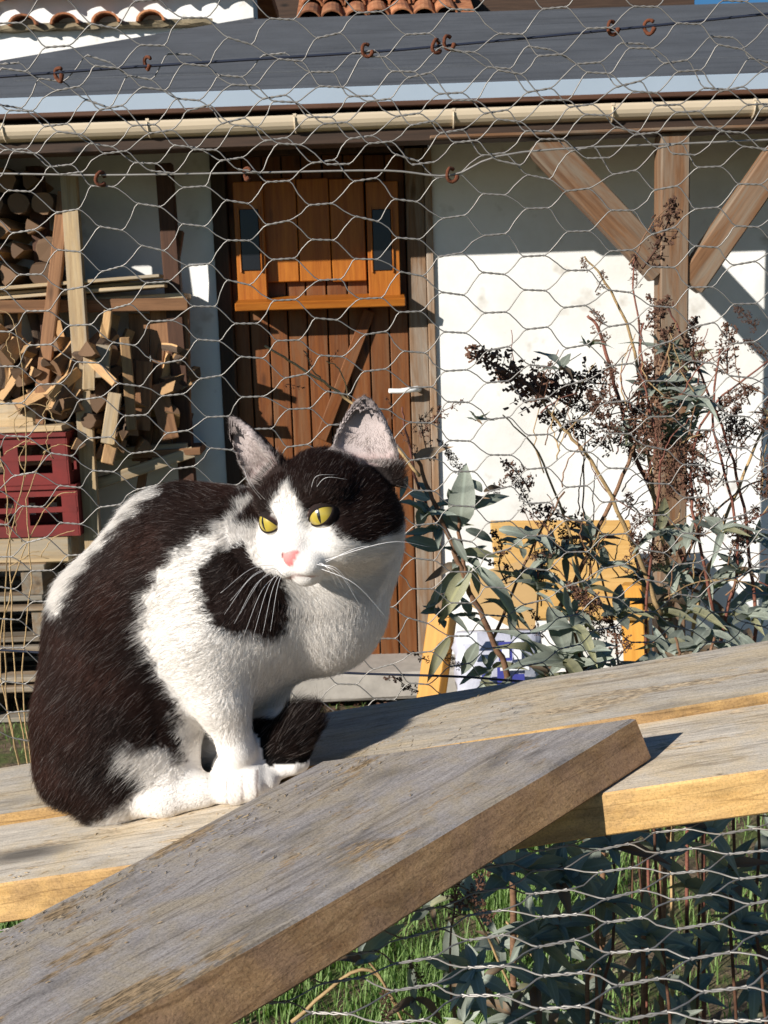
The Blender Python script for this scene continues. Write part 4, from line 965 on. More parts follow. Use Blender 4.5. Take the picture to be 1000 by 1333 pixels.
for k in range(46):
    x, y = br.uniform(640, 1010), br.uniform(1070, 1400)
    if x < 720 and br.random() < .5: continue
    whorl(s7, atY(x, y, float(np.interp(y, [1080, 1170, 1250, 1400], [1.42, 1.52, 1.75, 2.0])) + br.uniform(-.06, .2)), (br.uniform(-.6, .6), -.4, 1), 6, .066)
for pts in ([(900, 1400), (910, 1200), (905, 1080)], [(820, 1400), (840, 1250), (830, 1100)]):
    stem_px(s7, pts, 1.8, .003, .002, 'dark', root=True)
s5 = shrub('butterfly_bush', 560, 1.75, 'sparse pale leaves and dry twigs rising from the sunny grass under the planks')
for (x, y, n, L) in ((472, 1250, 5, .08), (560, 1180, 5, .07), (590, 1260, 6, .08), (620, 1180, 6, .08), (610, 1310, 6, .09), (650, 1230, 5, .08), (540, 1300, 4, .07)):
    whorl(s5, atY(x, y, 1.8 + br.uniform(-.1, .2)), (br.uniform(-.6, .6), -.4, 1), n, L)
for pts, mt in (([(380, 1330), (470, 1262), (520, 1310), (560, 1345)], 'tanstem'), ([(545, 1380), (500, 1280), (470, 1240)], 'tanstem'), ([(690, 1380), (640, 1230), (590, 1150)], 'tanstem'), ([(600, 1380), (585, 1250), (600, 1120)], 'stem'), ([(740, 1290), (690, 1240), (660, 1200)], 'tanstem')):
    stem_px(s5, pts, 1.8, .0035, .0018, mt, root=pts[0][1] > 1360)
for a, b in (((600, 1190), (575, 1120)), ((620, 1160), (640, 1110)), ((590, 1150), (560, 1130)), ((560, 1290), (530, 1250)), ((640, 1200), (610, 1160)), ((505, 1330), (500, 1290))): head_px(s5, a, b, 1.78, 1)
# dry weeds before the crates
s6 = empty('dry_weed', tuple(atY(40, 900, 1.9) * [1, 1, 0]), 'bare tan weed stalks standing before the red crates', 'weed'); par_xy[s6.name] = tuple(atY(40, 900, 1.9)[:2])
for pts in ([(8, 900), (10, 720), (34, 600), (20, 430), (-10, 400)], [(0, 860), (30, 720), (70, 650), (100, 640)], [(20, 880), (12, 690), (2, 600), (-20, 540)], [(30, 900), (40, 760), (36, 650), (62, 585)]):
    stem_px(s6, pts, 1.9 + br.uniform(-.1, .1), .0016, .0007, 'tanstem', root=True)
for k in range(16):
    x, y = br.uniform(0, 90), br.uniform(420, 740); a = br.uniform(-2.6, -.5); L = br.uniform(20, 60)
    stem_px(s6, [(x, y), (x + math.cos(a) * L * .6, y + math.sin(a) * L * .5), (x + math.cos(a + .4) * L, y + math.sin(a + .4) * L)], 1.9 + br.uniform(-.1, .1), .0009, .0005, 'tanstem')

# ================================================================== grass
def grass(name, n, xr, yr, hr, dens, seed, label):
    rg = np.random.default_rng(seed); x = rg.uniform(*xr, n * 3); y = rg.uniform(*yr, n * 3); keep = rg.random(n * 3) < dens(x, y); x, y = x[keep][:n], y[keep][:n]; k = len(x)
    z = 0.03 * np.sin(x * 1.7 + y) + 0.02 * np.sin(y * 2.3 - x) - .008
    h = rg.uniform(*hr, k) * (.5 + .9 * rg.random(k) ** 2); a = rg.uniform(0, 2 * np.pi, k); bend = rg.uniform(.1, .7, k) * h; w = rg.uniform(.0012, .0026, k)
    d = np.stack([np.cos(a), np.sin(a), 0 * a], 1); s = np.stack([-np.sin(a), np.cos(a), 0 * a], 1) * w[:, None]; b = np.stack([x, y, z], 1)
    m1 = b + d * (bend * .3)[:, None] + np.stack([0 * h, 0 * h, h * .6], 1); t = b + d * bend[:, None] + np.stack([0 * h, 0 * h, h], 1)
    vs = np.stack([b - s, b + s, m1 + s * .8, m1 - s * .8, t], 1).reshape(-1, 3); i = np.arange(k)[:, None] * 5
    fs = [tuple(q) for q in (i + np.array([0, 1, 2, 3])).tolist()] + [tuple(q) for q in (i + np.array([3, 2, 4])).tolist()]
    return tag(obj(name, mesh(name, vs, fs, M['grass'], True)), label, 'grass', kind='stuff')
patch = lambda x, y: np.clip(.35 + .5 * np.sin(x * 5 + y * 3) * np.sin(y * 6 - x * 2) + .25 * np.sin(x * 13) * np.sin(y * 11), .04, 1)
grass('grass', 52000, (-1.4, 1.6), (1.2, 3.4), (.03, .10), lambda x, y: np.clip(patch(x, y) * 1.1 + .12, 0, 1) * np.interp(x - (y - 2.2) * .1, [.25, .6], [1, .3]), 3, 'short bright green grass growing below the planks')
grass('grass', 9000, (-2.2, 1.4), (3.4, 4.8), (.015, .05), lambda x, y: patch(x, y) * np.where(x < -.9, .8, .4), 4, 'thin short grass and moss on the ground before the shed')
# dead leaves and crumbs on the soil before the door
mb = MB(); rg = np.random.default_rng(9)
for i in range(900):
    x, y = rg.uniform(-1.0, .9), rg.uniform(4.1, 4.8); c = np.array([x, y, gz(x, y) + .012]); s = rg.uniform(.006, .02); q = rg.normal(0, 1, (3, 3)) * s * [1, 1, .5]
    mb.add([c + q[0], c + q[1], c + q[2], c + [0, 0, s * .6]], [(0, 1, 3), (1, 2, 3), (2, 0, 3), (0, 2, 1)])
tag(mb.build('leaf_litter', M['seed']), 'brown dead leaf litter on the soil before the door', 'leaf litter', kind='stuff')
# ================================================================== the cat
YC = 0.865
def cp(px, py, dy=0.0): return atY(px, py, YC + dy)
def m_(pxr): return pxr / 1640.0                    # radius in photo pixels at the cat -> metres
# head frame: F forward, L cat's left (picture right), U up
yw, pt, rl = math.radians(27), math.radians(3), math.radians(9.7)
hf = np.array([-math.sin(yw) * math.cos(pt), -math.cos(yw) * math.cos(pt), -math.sin(pt)])
hl = nrm(np.cross([0, 0, 1.0], hf)); hu = np.cross(hf, hl)
hl = hl * math.cos(rl) + hu * math.sin(rl); hu = np.cross(hf, hl)
HO = np.array([-0.0455, 0.83, 1.4130]); HS_ = 0.957
def hp_(F, L, U): return HO + HS_ * (hf * F + hl * L + hu * U)
def to_head(Pn): d = (Pn - HO) / HS_; return d @ hf, d @ hl, d @ hu

prims = []                                           # ('cone', a, b, ra, rb, k) | ('ell', c, radii, axes, k, sign)
def cone(a, b, ra, rb, k=0.014): prims.append(('cone', np.asarray(a, float), np.asarray(b, float), ra, rb, k))
def ell(c, r, ax=None, k=0.012, sign=1): prims.append(('ell', np.asarray(c, float), np.asarray(r, float), np.eye(3) if ax is None else np.asarray(ax), k, sign))
HAX = np.stack([hf, hl, hu])
# --- trunk
cone(cp(148, 925, .015), cp(180, 820, .015), m_(96), m_(104), .03)
cone(cp(180, 820, .015), cp(245, 735, .012), m_(104), m_(93), .03)
cone(cp(245, 735, .012), cp(330, 735, .005), m_(93), m_(82), .03)
cone(cp(330, 740, .010), cp(414, 756, .010), m_(84), m_(82), .03)
cone(cp(420, 765, .010), cp(452, 690, .016), m_(80), m_(66), .02)           # chest to neck
ell(cp(410, 815, .006), (m_(76), m_(62), m_(62)), k=.025)                     # chest ruff
cone(cp(230, 870, .0), cp(300, 850, .0), m_(80), m_(72), .03)                # belly
ell(cp(292, 790, -.035), (m_(76), m_(52), m_(86)), k=.028)                   # near shoulder
ell(cp(330, 830, .02), (m_(60), m_(60), m_(60)), k=.028)
# --- near haunch and hind foot
ell(cp(140, 950, -.026), (m_(84), m_(60), m_(92)), k=.03)
cone(cp(95, 1010, -.03), cp(150, 1025, -.035), m_(40), m_(34), .02)
def onpl(px, py, h): 
    p = onplane(px, py, FL + pn * h, pn); return p
cone(onpl(125, 1050, .012), onpl(215, 1040, .012), .0125, .0115, .012)
cone(onpl(215, 1040, .012), onpl(268, 1030, .011), .0125, .012, .010)
ell(cp(215, 985, -.03), (m_(42), m_(34), m_(48)), k=.02)                     # groin fluff
# --- near foreleg
cone(cp(266, 830, -.045), cp(290, 912, -.046), m_(41), m_(29), .018)
cone(cp(290, 912, -.046), cp(310, 978, -.042), m_(29), m_(22), .009)
pw0 = onpl(320, 1008, .014)
cone(cp(310, 978, -.042), pw0 + [0, .004, .006], m_(22), m_(21), .007)
for k_, (dx, dl, r_) in enumerate(((-.0165, -.0060, .0102), (-.0058, -.0125, .0116), (.0060, -.0123, .0116), (.0165, -.0058, .0100))):
    c = pw0 + np.array([dx, -.006 + dl, .0]) ; c = c - pn * ((c - FL) @ pn - r_ * .88)
    cone(c + np.array([0, .020, .012]), c, r_ * 1.12, r_, .0026)
# --- far foreleg
cone(cp(338, 870, .016), cp(350, 930, .022), m_(36), m_(27), .016)
far = onpl(362, 996, RH + .008)
cone(cp(350, 930, .022), far + [0, 0, .006], m_(24), .0090, .008)
for dx, dl in ((-.007, 0), (.0, -.003), (.008, -.002), (.014, .002)):
    c = far + np.array([dx + .004, -.004 + dl, 0]); c = c - pn * ((c - FL) @ pn - RH - .0066); cone(c + np.array([0, .012, .004]), c, .0066, .0070, .003)
# --- tail: comes round under the belly and curls up before the far paw
tl_pts = [cp(120, 1000, .06), cp(230, 980, .030), cp(318, 966, -.010), cp(346, 975, -.026), cp(376, 964, -.030), cp(392, 940, -.026)]
for a, b, r0, r1 in zip(tl_pts, tl_pts[1:], (.017, .017, .0155, .0155, .0150), (.017, .0155, .0155, .0155, .0140)): cone(a, b, r0, r1, .004)
# --- head
ell(hp_(-.006, .001, .004), (.0470, .0425, .0425), HAX, .010)
ell(hp_(.012, .021, -.015), (.029, .023, .022), HAX, .012); ell(hp_(.012, -.0175, -.014), (.028, .0205, .022), HAX, .012)
ell(hp_(-.010, .037, -.012), (.024, .019, .027), HAX, .016)                  # ruff on the far cheek
ell(hp_(.024, .019, .020), (.018, .016, .012), HAX, .012); ell(hp_(.024, -.019, .020), (.018, .016, .012), HAX, .012)
cone(hp_(.030, 0, .016), hp_(.0465, 0, -.014), .0125, .0085, .012)             # bridge of the nose
ell(hp_(.043, .0085, -.0275), (.0135, .0112, .0100), HAX, .006); ell(hp_(.043, -.0085, -.0275), (.0135, .0112, .0100), HAX, .006)
ell(hp_(.0355, 0, -.0400), (.0112, .0088, .0056), HAX, .010)                  # chin
ell(hp_(.0525, 0, -.0185), (.0050, .0070, .0034), HAX, .004); ell(hp_(.0540, 0, -.0222), (.0036, .0032, .0038), HAX, .004)                 # nose
cone(hp_(-.024, .006, -.02), cp(452, 712, .016), .033, .040, .016)               # neck
# eye sockets shallow; the lids are built below
EYES = [(.0372, .0222, .0052), (.0372, -.0222, .0052)]
ER = .0112
for (F, L, U) in EYES: ell(hp_(F + .0055, L * 1.04, U), (.0085, .0100, .0070), HAX, .007, -1)
# ears
def ear(base, tip, wide, nrm_dir, thick):
    """shell: flattened cone minus the same cone pushed to the open side"""
    base, tip = np.asarray(base), np.asarray(tip); ax = nrm(tip - base); nd = nrm(nrm_dir - ax * (nrm_dir @ ax)); sd = np.cross(ax, nd); H = np.linalg.norm(tip - base)
    prims.append(('ear', base, ax, sd, nd, H, wide, thick))
    return base, ax, sd, nd, H, wide
earL = ear(atY(474, 612, .836), atY(474, 514, .846), .0272, -c_f * .80 - hl * .10 + hf * .55, .0120)
earR = ear(atY(350, 622, .838), atY(298, 541, .850), .0225, -hl * .66 + hf * .62 - c_f * .42, .0115)

G0 = np.array([-.305, .725, 1.145]); H_ = .0021
GN = (np.array([.365, .265, .425]) / H_).astype(int)
fld = np.full(GN, .06, np.float32)
gx = [G0[i] + H_ * np.arange(GN[i]) for i in range(3)]
def region(lo, hi):
    s = []
    for i in range(3):
        a = int(np.clip((lo[i] - G0[i]) / H_, 0, GN[i])); b = int(np.clip((hi[i] - G0[i]) / H_ + 1, 0, GN[i])); s.append(slice(a, b))
    X = np.stack(np.meshgrid(*[gx[i][s[i]] for i in range(3)], indexing='ij'), -1); return tuple(s), X
def smin(a, b, k):
    h = np.maximum(k - np.abs(a - b), 0) / k; return np.minimum(a, b) - h * h * k * .25
def d_ell(X, c, r, ax):
    q = ((X - c) @ ax.T) / r; k0 = np.linalg.norm(q, axis=-1) + 1e-6; k1 = np.linalg.norm(q / r, axis=-1) + 1e-6; return k0 * (k0 - 1) / k1
def d_cone(X, a, b, ra, rb):
    ba = b - a; L2 = ba @ ba; pa = X - a; h = np.clip(pa @ ba / L2, 0, 1); return np.linalg.norm(pa - h[..., None] * ba, axis=-1) - (ra + (rb - ra) * h)
def d_ear(X, base, ax, sd, nd, H, wide, thick):
    p = X - base; t = p @ ax; u = p @ sd; v = p @ nd; tt = np.clip(t / H, -.3, 1.0)
    prof = np.clip(1 - np.clip(tt, 0, 1) ** 1.7, 0, 1) ** .62 * (1 - .12 * np.clip(tt, 0, 1))
    w = wide * prof + .0008; th = thick * prof + .0006
    # outer half-ellipse shell: v measured behind the opening plane
    q = np.sqrt((u / w) ** 2 + ((v) / th) ** 2); outer = (q - 1) * np.minimum(w, th) * .8
    w2 = np.maximum(w - .0026, .0002); th2 = np.maximum(th - .0024, .0002); q2 = np.sqrt((u / w2) ** 2 + ((v - .0012) / th2) ** 2); inner = (q2 - 1) * np.minimum(w2, th2) * .8
    d = np.maximum(outer, -np.where(t > .006, inner, 1.0))
    d = np.maximum(d, v - .003 - .004 * np.clip(tt, 0, 1)); d = np.maximum(d, t - H); d = np.maximum(d, -t - .012); return d
late = []
for p in prims:
    pad = .05
    if p[0] == 'cone':
        _, a, b, ra, rb, k = p; r = max(ra, rb) + pad; s, X = region(np.minimum(a, b) - r, np.maximum(a, b) + r); fld[s] = smin(fld[s], d_cone(X, a, b, ra, rb), k)
    elif p[0] == 'ell':
        _, c, r, ax, k, sg = p
        if sg < 0: late.append(p); continue
        q = max(r) + pad; s, X = region(c - q, c + q); fld[s] = smin(fld[s], d_ell(X, c, r, ax), k)
    else: late.append(p)
for p in late:
    if p[0] == 'ell':
        _, c, r, ax, k, sg = p; q = max(r) + .03; s, X = region(c - q, c + q); fld[s] = -smin(-fld[s], d_ell(X, c, r, ax), k)
for p in late:
    if p[0] == 'ear':
        b, ax, H = p[1], p[2], p[5]; t = b + ax * H; q = .045; s, X = region(np.minimum(b, t) - q, np.maximum(b, t) + q); fld[s] = smin(fld[s], d_ear(X, *p[1:]), .004)
# mouth groove
def carve(a, b, r, k=.002):
    s, X = region(np.minimum(a, b) - .02, np.maximum(a, b) + .02); fld[s] = -smin(-fld[s], d_cone(X, a, b, r, r), k)
carve(hp_(.0575, 0, -.0255), hp_(.0570, 0, -.0325), .0011)
for s_ in (-1, 1): carve(hp_(.0565, 0, -.0335), hp_(.045, s_ * .0125, -.0385), .0011)
def surface_nets(f, o, h):
    ins = f < 0; nx, ny, nz = f.shape
    acc = np.zeros((nx - 1, ny - 1, nz - 1, 3), np.float32); cnt = np.zeros((nx - 1, ny - 1, nz - 1), np.float32)
    cor = [(i, j, k) for i in (0, 1) for j in (0, 1) for k in (0, 1)]
    sub = lambda a, c: a[c[0]:c[0] + nx - 1, c[1]:c[1] + ny - 1, c[2]:c[2] + nz - 1]
    for a in cor:
        for ax in range(3):
            if a[ax] == 1: continue
            b = list(a); b[ax] = 1; fa, fb = sub(f, a), sub(f, b); m = (fa < 0) != (fb < 0)
            t = np.where(m, fa / np.where(np.abs(fa - fb) < 1e-12, 1, fa - fb), 0)
            for c in range(3): acc[..., c] += np.where(m, a[c] + (t if c == ax else 0), 0)
            cnt += m
    act = cnt > 0; idx = np.full(act.shape, -1, np.int64); idx[act] = np.arange(act.sum())
    ijk = np.argwhere(act); V_ = (ijk + acc[act] / cnt[act][:, None]) * h + o
    F_ = []
    for ax in range(3):
        u, v = (ax + 1) % 3, (ax + 2) % 3
        sl0 = [slice(None)] * 3; sl1 = [slice(None)] * 3; sl0[ax] = slice(0, -1); sl1[ax] = slice(1, None)
        a, b = ins[tuple(sl0)], ins[tuple(sl1)]
        e = np.argwhere(a != b); e = e[(e[:, u] > 0) & (e[:, v] > 0) & (e[:, u] < f.shape[u] - 1) & (e[:, v] < f.shape[v] - 1)]
        q = []
        for du, dv in ((0, 0), (-1, 0), (-1, -1), (0, -1)):
            w = e.copy(); w[:, u] += du; w[:, v] += dv; q.append(idx[w[:, 0], w[:, 1], w[:, 2]])
        q = np.stack(q, 1); flip = ~a[e[:, 0], e[:, 1], e[:, 2]]; q[flip] = q[flip][:, ::-1]; F_.append(q)
    return V_.astype(np.float64), np.concatenate(F_)
CV, CF = surface_nets(fld, G0, H_)
# gentle smoothing
def smooth(Vx, Fx, it, lam=.5):
    e = np.concatenate([Fx[:, [0, 1]], Fx[:, [1, 2]], Fx[:, [2, 3]], Fx[:, [3, 0]]]); e = np.concatenate([e, e[:, ::-1]])
    deg = np.bincount(e[:, 0], minlength=len(Vx)).astype(float)
    for _ in range(it):
        s = np.stack([np.bincount(e[:, 0], weights=Vx[e[:, 1], c], minlength=len(Vx)) for c in range(3)], 1) / deg[:, None]; Vx = Vx + lam * (s - Vx)
    return Vx
CV = smooth(CV, CF, 2)
fn = np.cross(CV[CF[:, 2]] - CV[CF[:, 0]], CV[CF[:, 3]] - CV[CF[:, 1]]); far_ = np.linalg.norm(fn, axis=1)
VN = np.stack([sum(np.bincount(CF[:, k], weights=fn[:, c], minlength=len(CV)) for k in range(4)) for c in range(3)], 1); VN /= np.linalg.norm(VN, axis=1)[:, None] + 1e-12

# --- coat colours, from places on the body
def sstep(a, b, x): t = np.clip((x - a) / (b - a), 0, 1); return t * t * (3 - 2 * t)
def poly_sd(pts, X, Z):
    """signed distance (negative inside) to a polygon in the X-Z plane"""
    P_ = np.asarray(pts); d = np.full(X.shape, 9.0); ins = np.zeros(X.shape, bool)
    for a, b in zip(P_, np.roll(P_, -1, 0)):
        e = b - a; wx, wz = X - a[0], Z - a[1]; t = np.clip((wx * e[0] + wz * e[1]) / (e @ e), 0, 1)
        d = np.minimum(d, np.hypot(wx - t * e[0], wz - t * e[1]))
        c = ((a[1] <= Z) != (b[1] <= Z)) & (X < (b[0] - a[0]) * (Z - a[1]) / (b[1] - a[1] + 1e-12) + a[0]); ins ^= c
    return np.where(ins, -d, d)
def ppoly(px, dy): return [(cp(x, y, dy)[0], cp(x, y, dy)[2]) for x, y in px]
SADDLE = ppoly([(335, 600), (330, 634), (304, 672), (262, 696), (228, 722), (200, 760), (190, 810), (212, 862), (234, 912), (242, 962), (236, 985), (222, 962), (180, 955), (158, 962), (176, 990), (196, 1002), (170, 1032), (128, 1062), (60, 1090), (0, 1000), (0, 860), (44, 800), (76, 800), (104, 742), (146, 690), (186, 658), (215, 615), (250, 560)], -.035)
SPOT = ppoly([(256, 752), (270, 728), (296, 712), (326, 706), (350, 722), (366, 748), (374, 792), (371, 838), (338, 836), (305, 828), (278, 820), (264, 798)], -.075)
TAILP = np.array(tl_pts[2:])
def coat(Pn, Nn=None):
    X, Y, Z = Pn[:, 0], Pn[:, 1], Pn[:, 2]; rg = np.random.default_rng(77)
    wob = .0012 * np.sin(X * 310 + Z * 170) + .0010 * np.sin(Z * 420 - X * 90 + Y * 200) + rg.normal(0, .0011, len(X))
    F, L, U = to_head(Pn); onhead = sstep(-.052, -.038, F) * sstep(-.050, -.040, U) * (np.hypot(L, np.where(U > .03, 0, U)) < np.where(L < 0, np.where(U < -.008, .045, .056), .064))
    onhead = np.where(U > .02, (np.abs(L) < .066) & (F > -.055) & (F < .05), onhead) * 1.0
    d = poly_sd(SADDLE, X, Z) + wob * 1.6
    dark = sstep(.003, -.003, d)
    spot = sstep(.002, -.002, poly_sd(SPOT, X, Z) + wob) * (Y < .86); dark = np.maximum(dark, spot)
    # back of the neck joins the saddle
    # face: mask with a white blaze that widens over the muzzle
    Lc = L + .0015
    blz = np.interp(U, [-.04, -.012, .002, .010, .018, .028, .034], [.06, .026, .0148, .0135, .0105, .0045, -.003])
    side = np.where(L > 0, -.021 - .10 * np.clip(L - .03, -.03, .03), -.002)    # lower limit of the mask, lower on the far cheek
    side = np.where(L > 0, np.interp(L, [.0, .012, .026, .034, .044, .06], [.02, .006, .000, -.012, -.024, -.020]), np.interp(-L, [0, .012, .026, .05], [.02, .006, -.001, .004]))
    mk = np.minimum(sstep(-.0016, .0016, np.abs(Lc) - blz + wob * .7), sstep(-.0015, .0015, U - side + wob)); mk = np.maximum(mk, sstep(.036, .041, U + wob))
    dark = dark * (1 - onhead) + mk * onhead
    dt = np.min(np.stack([np.linalg.norm(np.cross(Pn - a, nrm(b - a)), axis=1) + 9 * ((((Pn - a) @ (b - a)) / ((b - a) @ (b - a)) < -.15) | (((Pn - a) @ (b - a)) / ((b - a) @ (b - a)) > 1.9)) for a, b in zip(TAILP, TAILP[1:])]), 0)
    dts = np.min(np.stack([d_cone(Pn, a, b, .0155, .0155) for a, b in zip(TAILP, TAILP[1:])]), 0)
    dfr = np.minimum(d_cone(Pn, cp(350, 930, .022), far + [0, 0, .006], m_(24), .0090), np.linalg.norm((Pn - (far + np.array([.005, -.002, -.002]))) * np.array([.75, 1, 1.3]), axis=1) - .0105)
    dnr = np.minimum(d_cone(Pn, cp(290, 912, -.046), cp(310, 978, -.042), m_(33), m_(26)), d_cone(Pn, cp(310, 978, -.042), pw0, m_(26), m_(30)))
    istail = (dts < .006) & (dts < dfr) & (dts < dnr) & (dt < .03) & (Z < cp(380, 915, -.012)[2] + .004) & (X > cp(325, 960, 0)[0]) & (Y > far[1] - .090)
    fp_ = np.linalg.norm(Pn - (far + np.array([.003, -.004, -.002])), axis=1) < .020
    leg = (X < cp(352, 960, -.05)[0]) & (np.minimum(np.linalg.norm(np.cross(Pn - cp(284, 915, -.056), nrm(cp(303, 985, -.057) - cp(284, 915, -.056))), axis=1), 9) < .0235) & (Y < pw0[1] + .022)
    dark = np.where(istail, 1.0, dark)
    px_, py_, pz_ = X - pw0[0], Y - pw0[1], (Pn - FL) @ pn
    toe_shade = np.zeros(len(X))  # shading of the gaps between the toes, painted into the coat colour
    for b_ in (-.0112, .0001, .0114): toe_shade = np.maximum(toe_shade, sstep(.0011, .0004, np.abs(px_ - b_)) * (py_ < -.004) * (np.abs(px_) < .03) * (pz_ < .022) * (pz_ > .003))
    n1 = .5 + .5 * np.sin(X * 60 + Z * 45) * np.sin(Z * 80 - Y * 50)
    white = np.stack([.78 + 0 * X, .74 + 0 * X, .69 + 0 * X], 1)
    blk = np.stack([.012 + .010 * n1, .0085 + .004 * n1, .0075 + .003 * n1], 1)
    body_br = (1 - onhead)[:, None] * sstep(.0, .03, -d)[:, None]; blk = blk + body_br * np.array([.018, .004, .001]) * n1[:, None]
    blk = np.where(istail[:, None], [.006, .005, .005], blk)
    col = white * (1 - dark[:, None]) + blk * dark[:, None]
    col = col * (1 - .75 * toe_shade[:, None]) + np.array([.22, .15, .13]) * .75 * toe_shade[:, None]
    # ears: pinkish, pale inside
    for (b, ax, sd, nd, H, w), isL in ((earL, 1), (earR, 0)):
        p = Pn - b; t = p @ ax; u = p @ sd; v = p @ nd
        inside = (t > .002) & (t < H + .004) & (np.abs(u) < w * 1.02) & (v > -.02) & (v < .012)
        if Nn is not None: inside &= (Nn @ nd) > -.05
        k = sstep(.0, .010, t) * inside * (1 - .40 * sstep(.60, .98, t / H))
        rim = sstep(.72, .97, np.abs(u) / (w * np.sqrt(np.clip(1 - np.clip(t / H, 0, 1) ** 1.9, .02, 1)) + 1e-6))
        pk = np.array([.44, .37, .35]) * (1 - .35 * sstep(.5, 1, t / H))[:, None] * (1 - .55 * rim)[:, None]
        col = col * (1 - k[:, None]) + pk * k[:, None]
        low = k * sstep(.016, .006, t) * .6; col = col * (1 - low[:, None]) + np.array([.30, .17, .15]) * low[:, None]
    # nose leather and mouth
    nz_ = sstep(.0006, -.0006, np.maximum(np.maximum(U + .0150, -(U + .0262)), np.abs(L) - (.0076 - .66 * np.clip(-.0178 - U, 0, .02)))) * (F > .047)
    col = col * (1 - nz_[:, None]) + np.array([.62, .20, .19]) * nz_[:, None]
    sp = sstep(.0020, .0011, np.sqrt((L + .0062) ** 2 + (U + .0172) ** 2)) * (F > .05); col = col * (1 - sp[:, None]) + np.array([.05, .02, .02]) * sp[:, None]
    brg = sstep(.012, .003, np.sqrt(L ** 2 + ((U + .010) * .8) ** 2)) * (F > .04) * .30; col = col * (1 - brg[:, None]) + np.array([.70, .46, .42]) * brg[:, None]
    mo = sstep(.0016, .0008, np.abs(U + .0335 + .30 * np.abs(L))) * (np.abs(L) < .013) * (F > .045) * .6; col = col * (1 - mo[:, None]) + np.array([.40, .20, .18]) * mo[:, None]
    # eye rims
    for (eF, eL, eU) in EYES:
        e_ = np.sqrt(((L - eL) / 1.35) ** 2 + ((U - eU) * 1.25) ** 2); rm = sstep(.0080, .0068, e_) * (F > .02) * (F < .046); col = col * (1 - rm[:, None]) + np.array([.045, .022, .020]) * rm[:, None]
    return np.clip(col, 0, 1), onhead, istail
ccol, chead, ctail = coat(CV, VN)
mtc, n, l, bs = newmat('cat_skin')
at = n.new('ShaderNodeAttribute'); at.attribute_name = 'coat'; l.new(at.outputs['Color'], bs.inputs['Base Color']); bs.inputs['Roughness'].default_value = .8; bs.inputs['Specular IOR Level'].default_value = .15
tcn = n.new('ShaderNodeTexCoord'); nn = noise(n, l, tcn.outputs['Object'], 700, 3, .7); bump(n, l, bs, nn.outputs[0], .35, .002)
cat = empty('cat', tuple(pl(.18, .12, RH)), 'black and white cat with yellow eyes and pink nose crouching on the planks', 'cat')
cme = mesh('body', CV, CF, mtc, True)
ca = cme.attributes.new('coat', 'FLOAT_COLOR', 'POINT'); ca.data.foreach_set('color', np.concatenate([ccol, np.ones((len(ccol), 1))], 1).astype(np.float32).ravel())
body = obj('body', cme, cat)

# --- fur
tri = np.concatenate([CF[:, [0, 1, 2]], CF[:, [0, 2, 3]]])
def sample(nh, seed):
    rg = np.random.default_rng(seed)
    A_ = np.linalg.norm(np.cross(CV[tri[:, 1]] - CV[tri[:, 0]], CV[tri[:, 2]] - CV[tri[:, 0]]), axis=1)
    cen = CV[tri].mean(1); fr = VN[tri].mean(1); wgt = A_ * np.where(fr[:, 1] < .35, 1.0, .30) * np.where(to_head(cen)[0] > -.03, np.where(np.linalg.norm(cen - HO, axis=1) < .075, 2.8, 1.0), 1.0)
    t = rg.choice(len(tri), nh, p=wgt / wgt.sum()); r1, r2 = np.sqrt(rg.random(nh)), rg.random(nh); w = np.stack([1 - r1, r1 * (1 - r2), r1 * r2], 1)
    P_ = (CV[tri[t]] * w[..., None]).sum(1); N_ = (VN[tri[t]] * w[..., None]).sum(1); return P_, N_ / (np.linalg.norm(N_, axis=1)[:, None] + 1e-9), rg
NH = 250000
HPt, HN, hr_ = sample(NH, 6)
hc, hhead, htail = coat(HPt, HN)
F, L, U = to_head(HPt)
# direction the hair lies in
X, Z = HPt[:, 0], HPt[:, 2]
legx, legz = cp(270, 850, 0)[0], cp(270, 850, 0)[2]
backward = np.stack([-np.ones(NH) * .75, .1 * np.ones(NH), -np.clip((cp(250, 700, 0)[0] - X) * 9, -.4, 1.4) - .15], 1)
chest = sstep(cp(215, 0, 0)[0], cp(330, 0, 0)[0], X)[:, None]
down = np.stack([-.15 * np.ones(NH) + .25 * np.sin(Z * 40), -.2 * np.ones(NH), -np.ones(NH)], 1)
flow = backward * (1 - chest) + down * chest
low = sstep(cp(250, 900, 0)[2], cp(250, 960, 0)[2], -Z * 0 + Z)[:, None] * 0 + (sstep(-cp(250, 880, 0)[2], -cp(250, 960, 0)[2], -Z) * sstep(cp(235, 0, 0)[0], cp(262, 0, 0)[0], X))[:, None]
flow = flow * (1 - low) + np.array([.05, -.15, -1.0]) * low
hfd = np.stack([F, L, U], 1) - np.array([.066, 0, -.016]); hfd = hfd[:, :1] * hf + hfd[:, 1:2] * hl + hfd[:, 2:] * hu * 1.15
onh = (np.linalg.norm(HPt - HO, axis=1) < .068) | ((U > .02) & (np.abs(L) < .07) & (np.abs(F) < .06)); onh = onh[:, None] * 1.0
flow = flow * (1 - onh) + hfd / (np.linalg.norm(hfd, axis=1)[:, None] + 1e-6) * onh
tdir = nrm(tl_pts[-1] - tl_pts[-2]) * .9 + nrm(tl_pts[-2] - tl_pts[-3]) * .4
flow = np.where(htail[:, None], tdir, flow)
inear = np.zeros(NH, bool)
for (b, ax, sd, nd, H, w) in (earL, earR):
    p = HPt - b; t = p @ ax; u = p @ sd; v = p @ nd; e = (t > .004) & (t < H + .004) & (np.abs(u) < w * 1.1) & (np.abs(v) < .022); flow = np.where(e[:, None], ax * .95 + np.sign(-u)[:, None] * sd * .35, flow); inear |= e
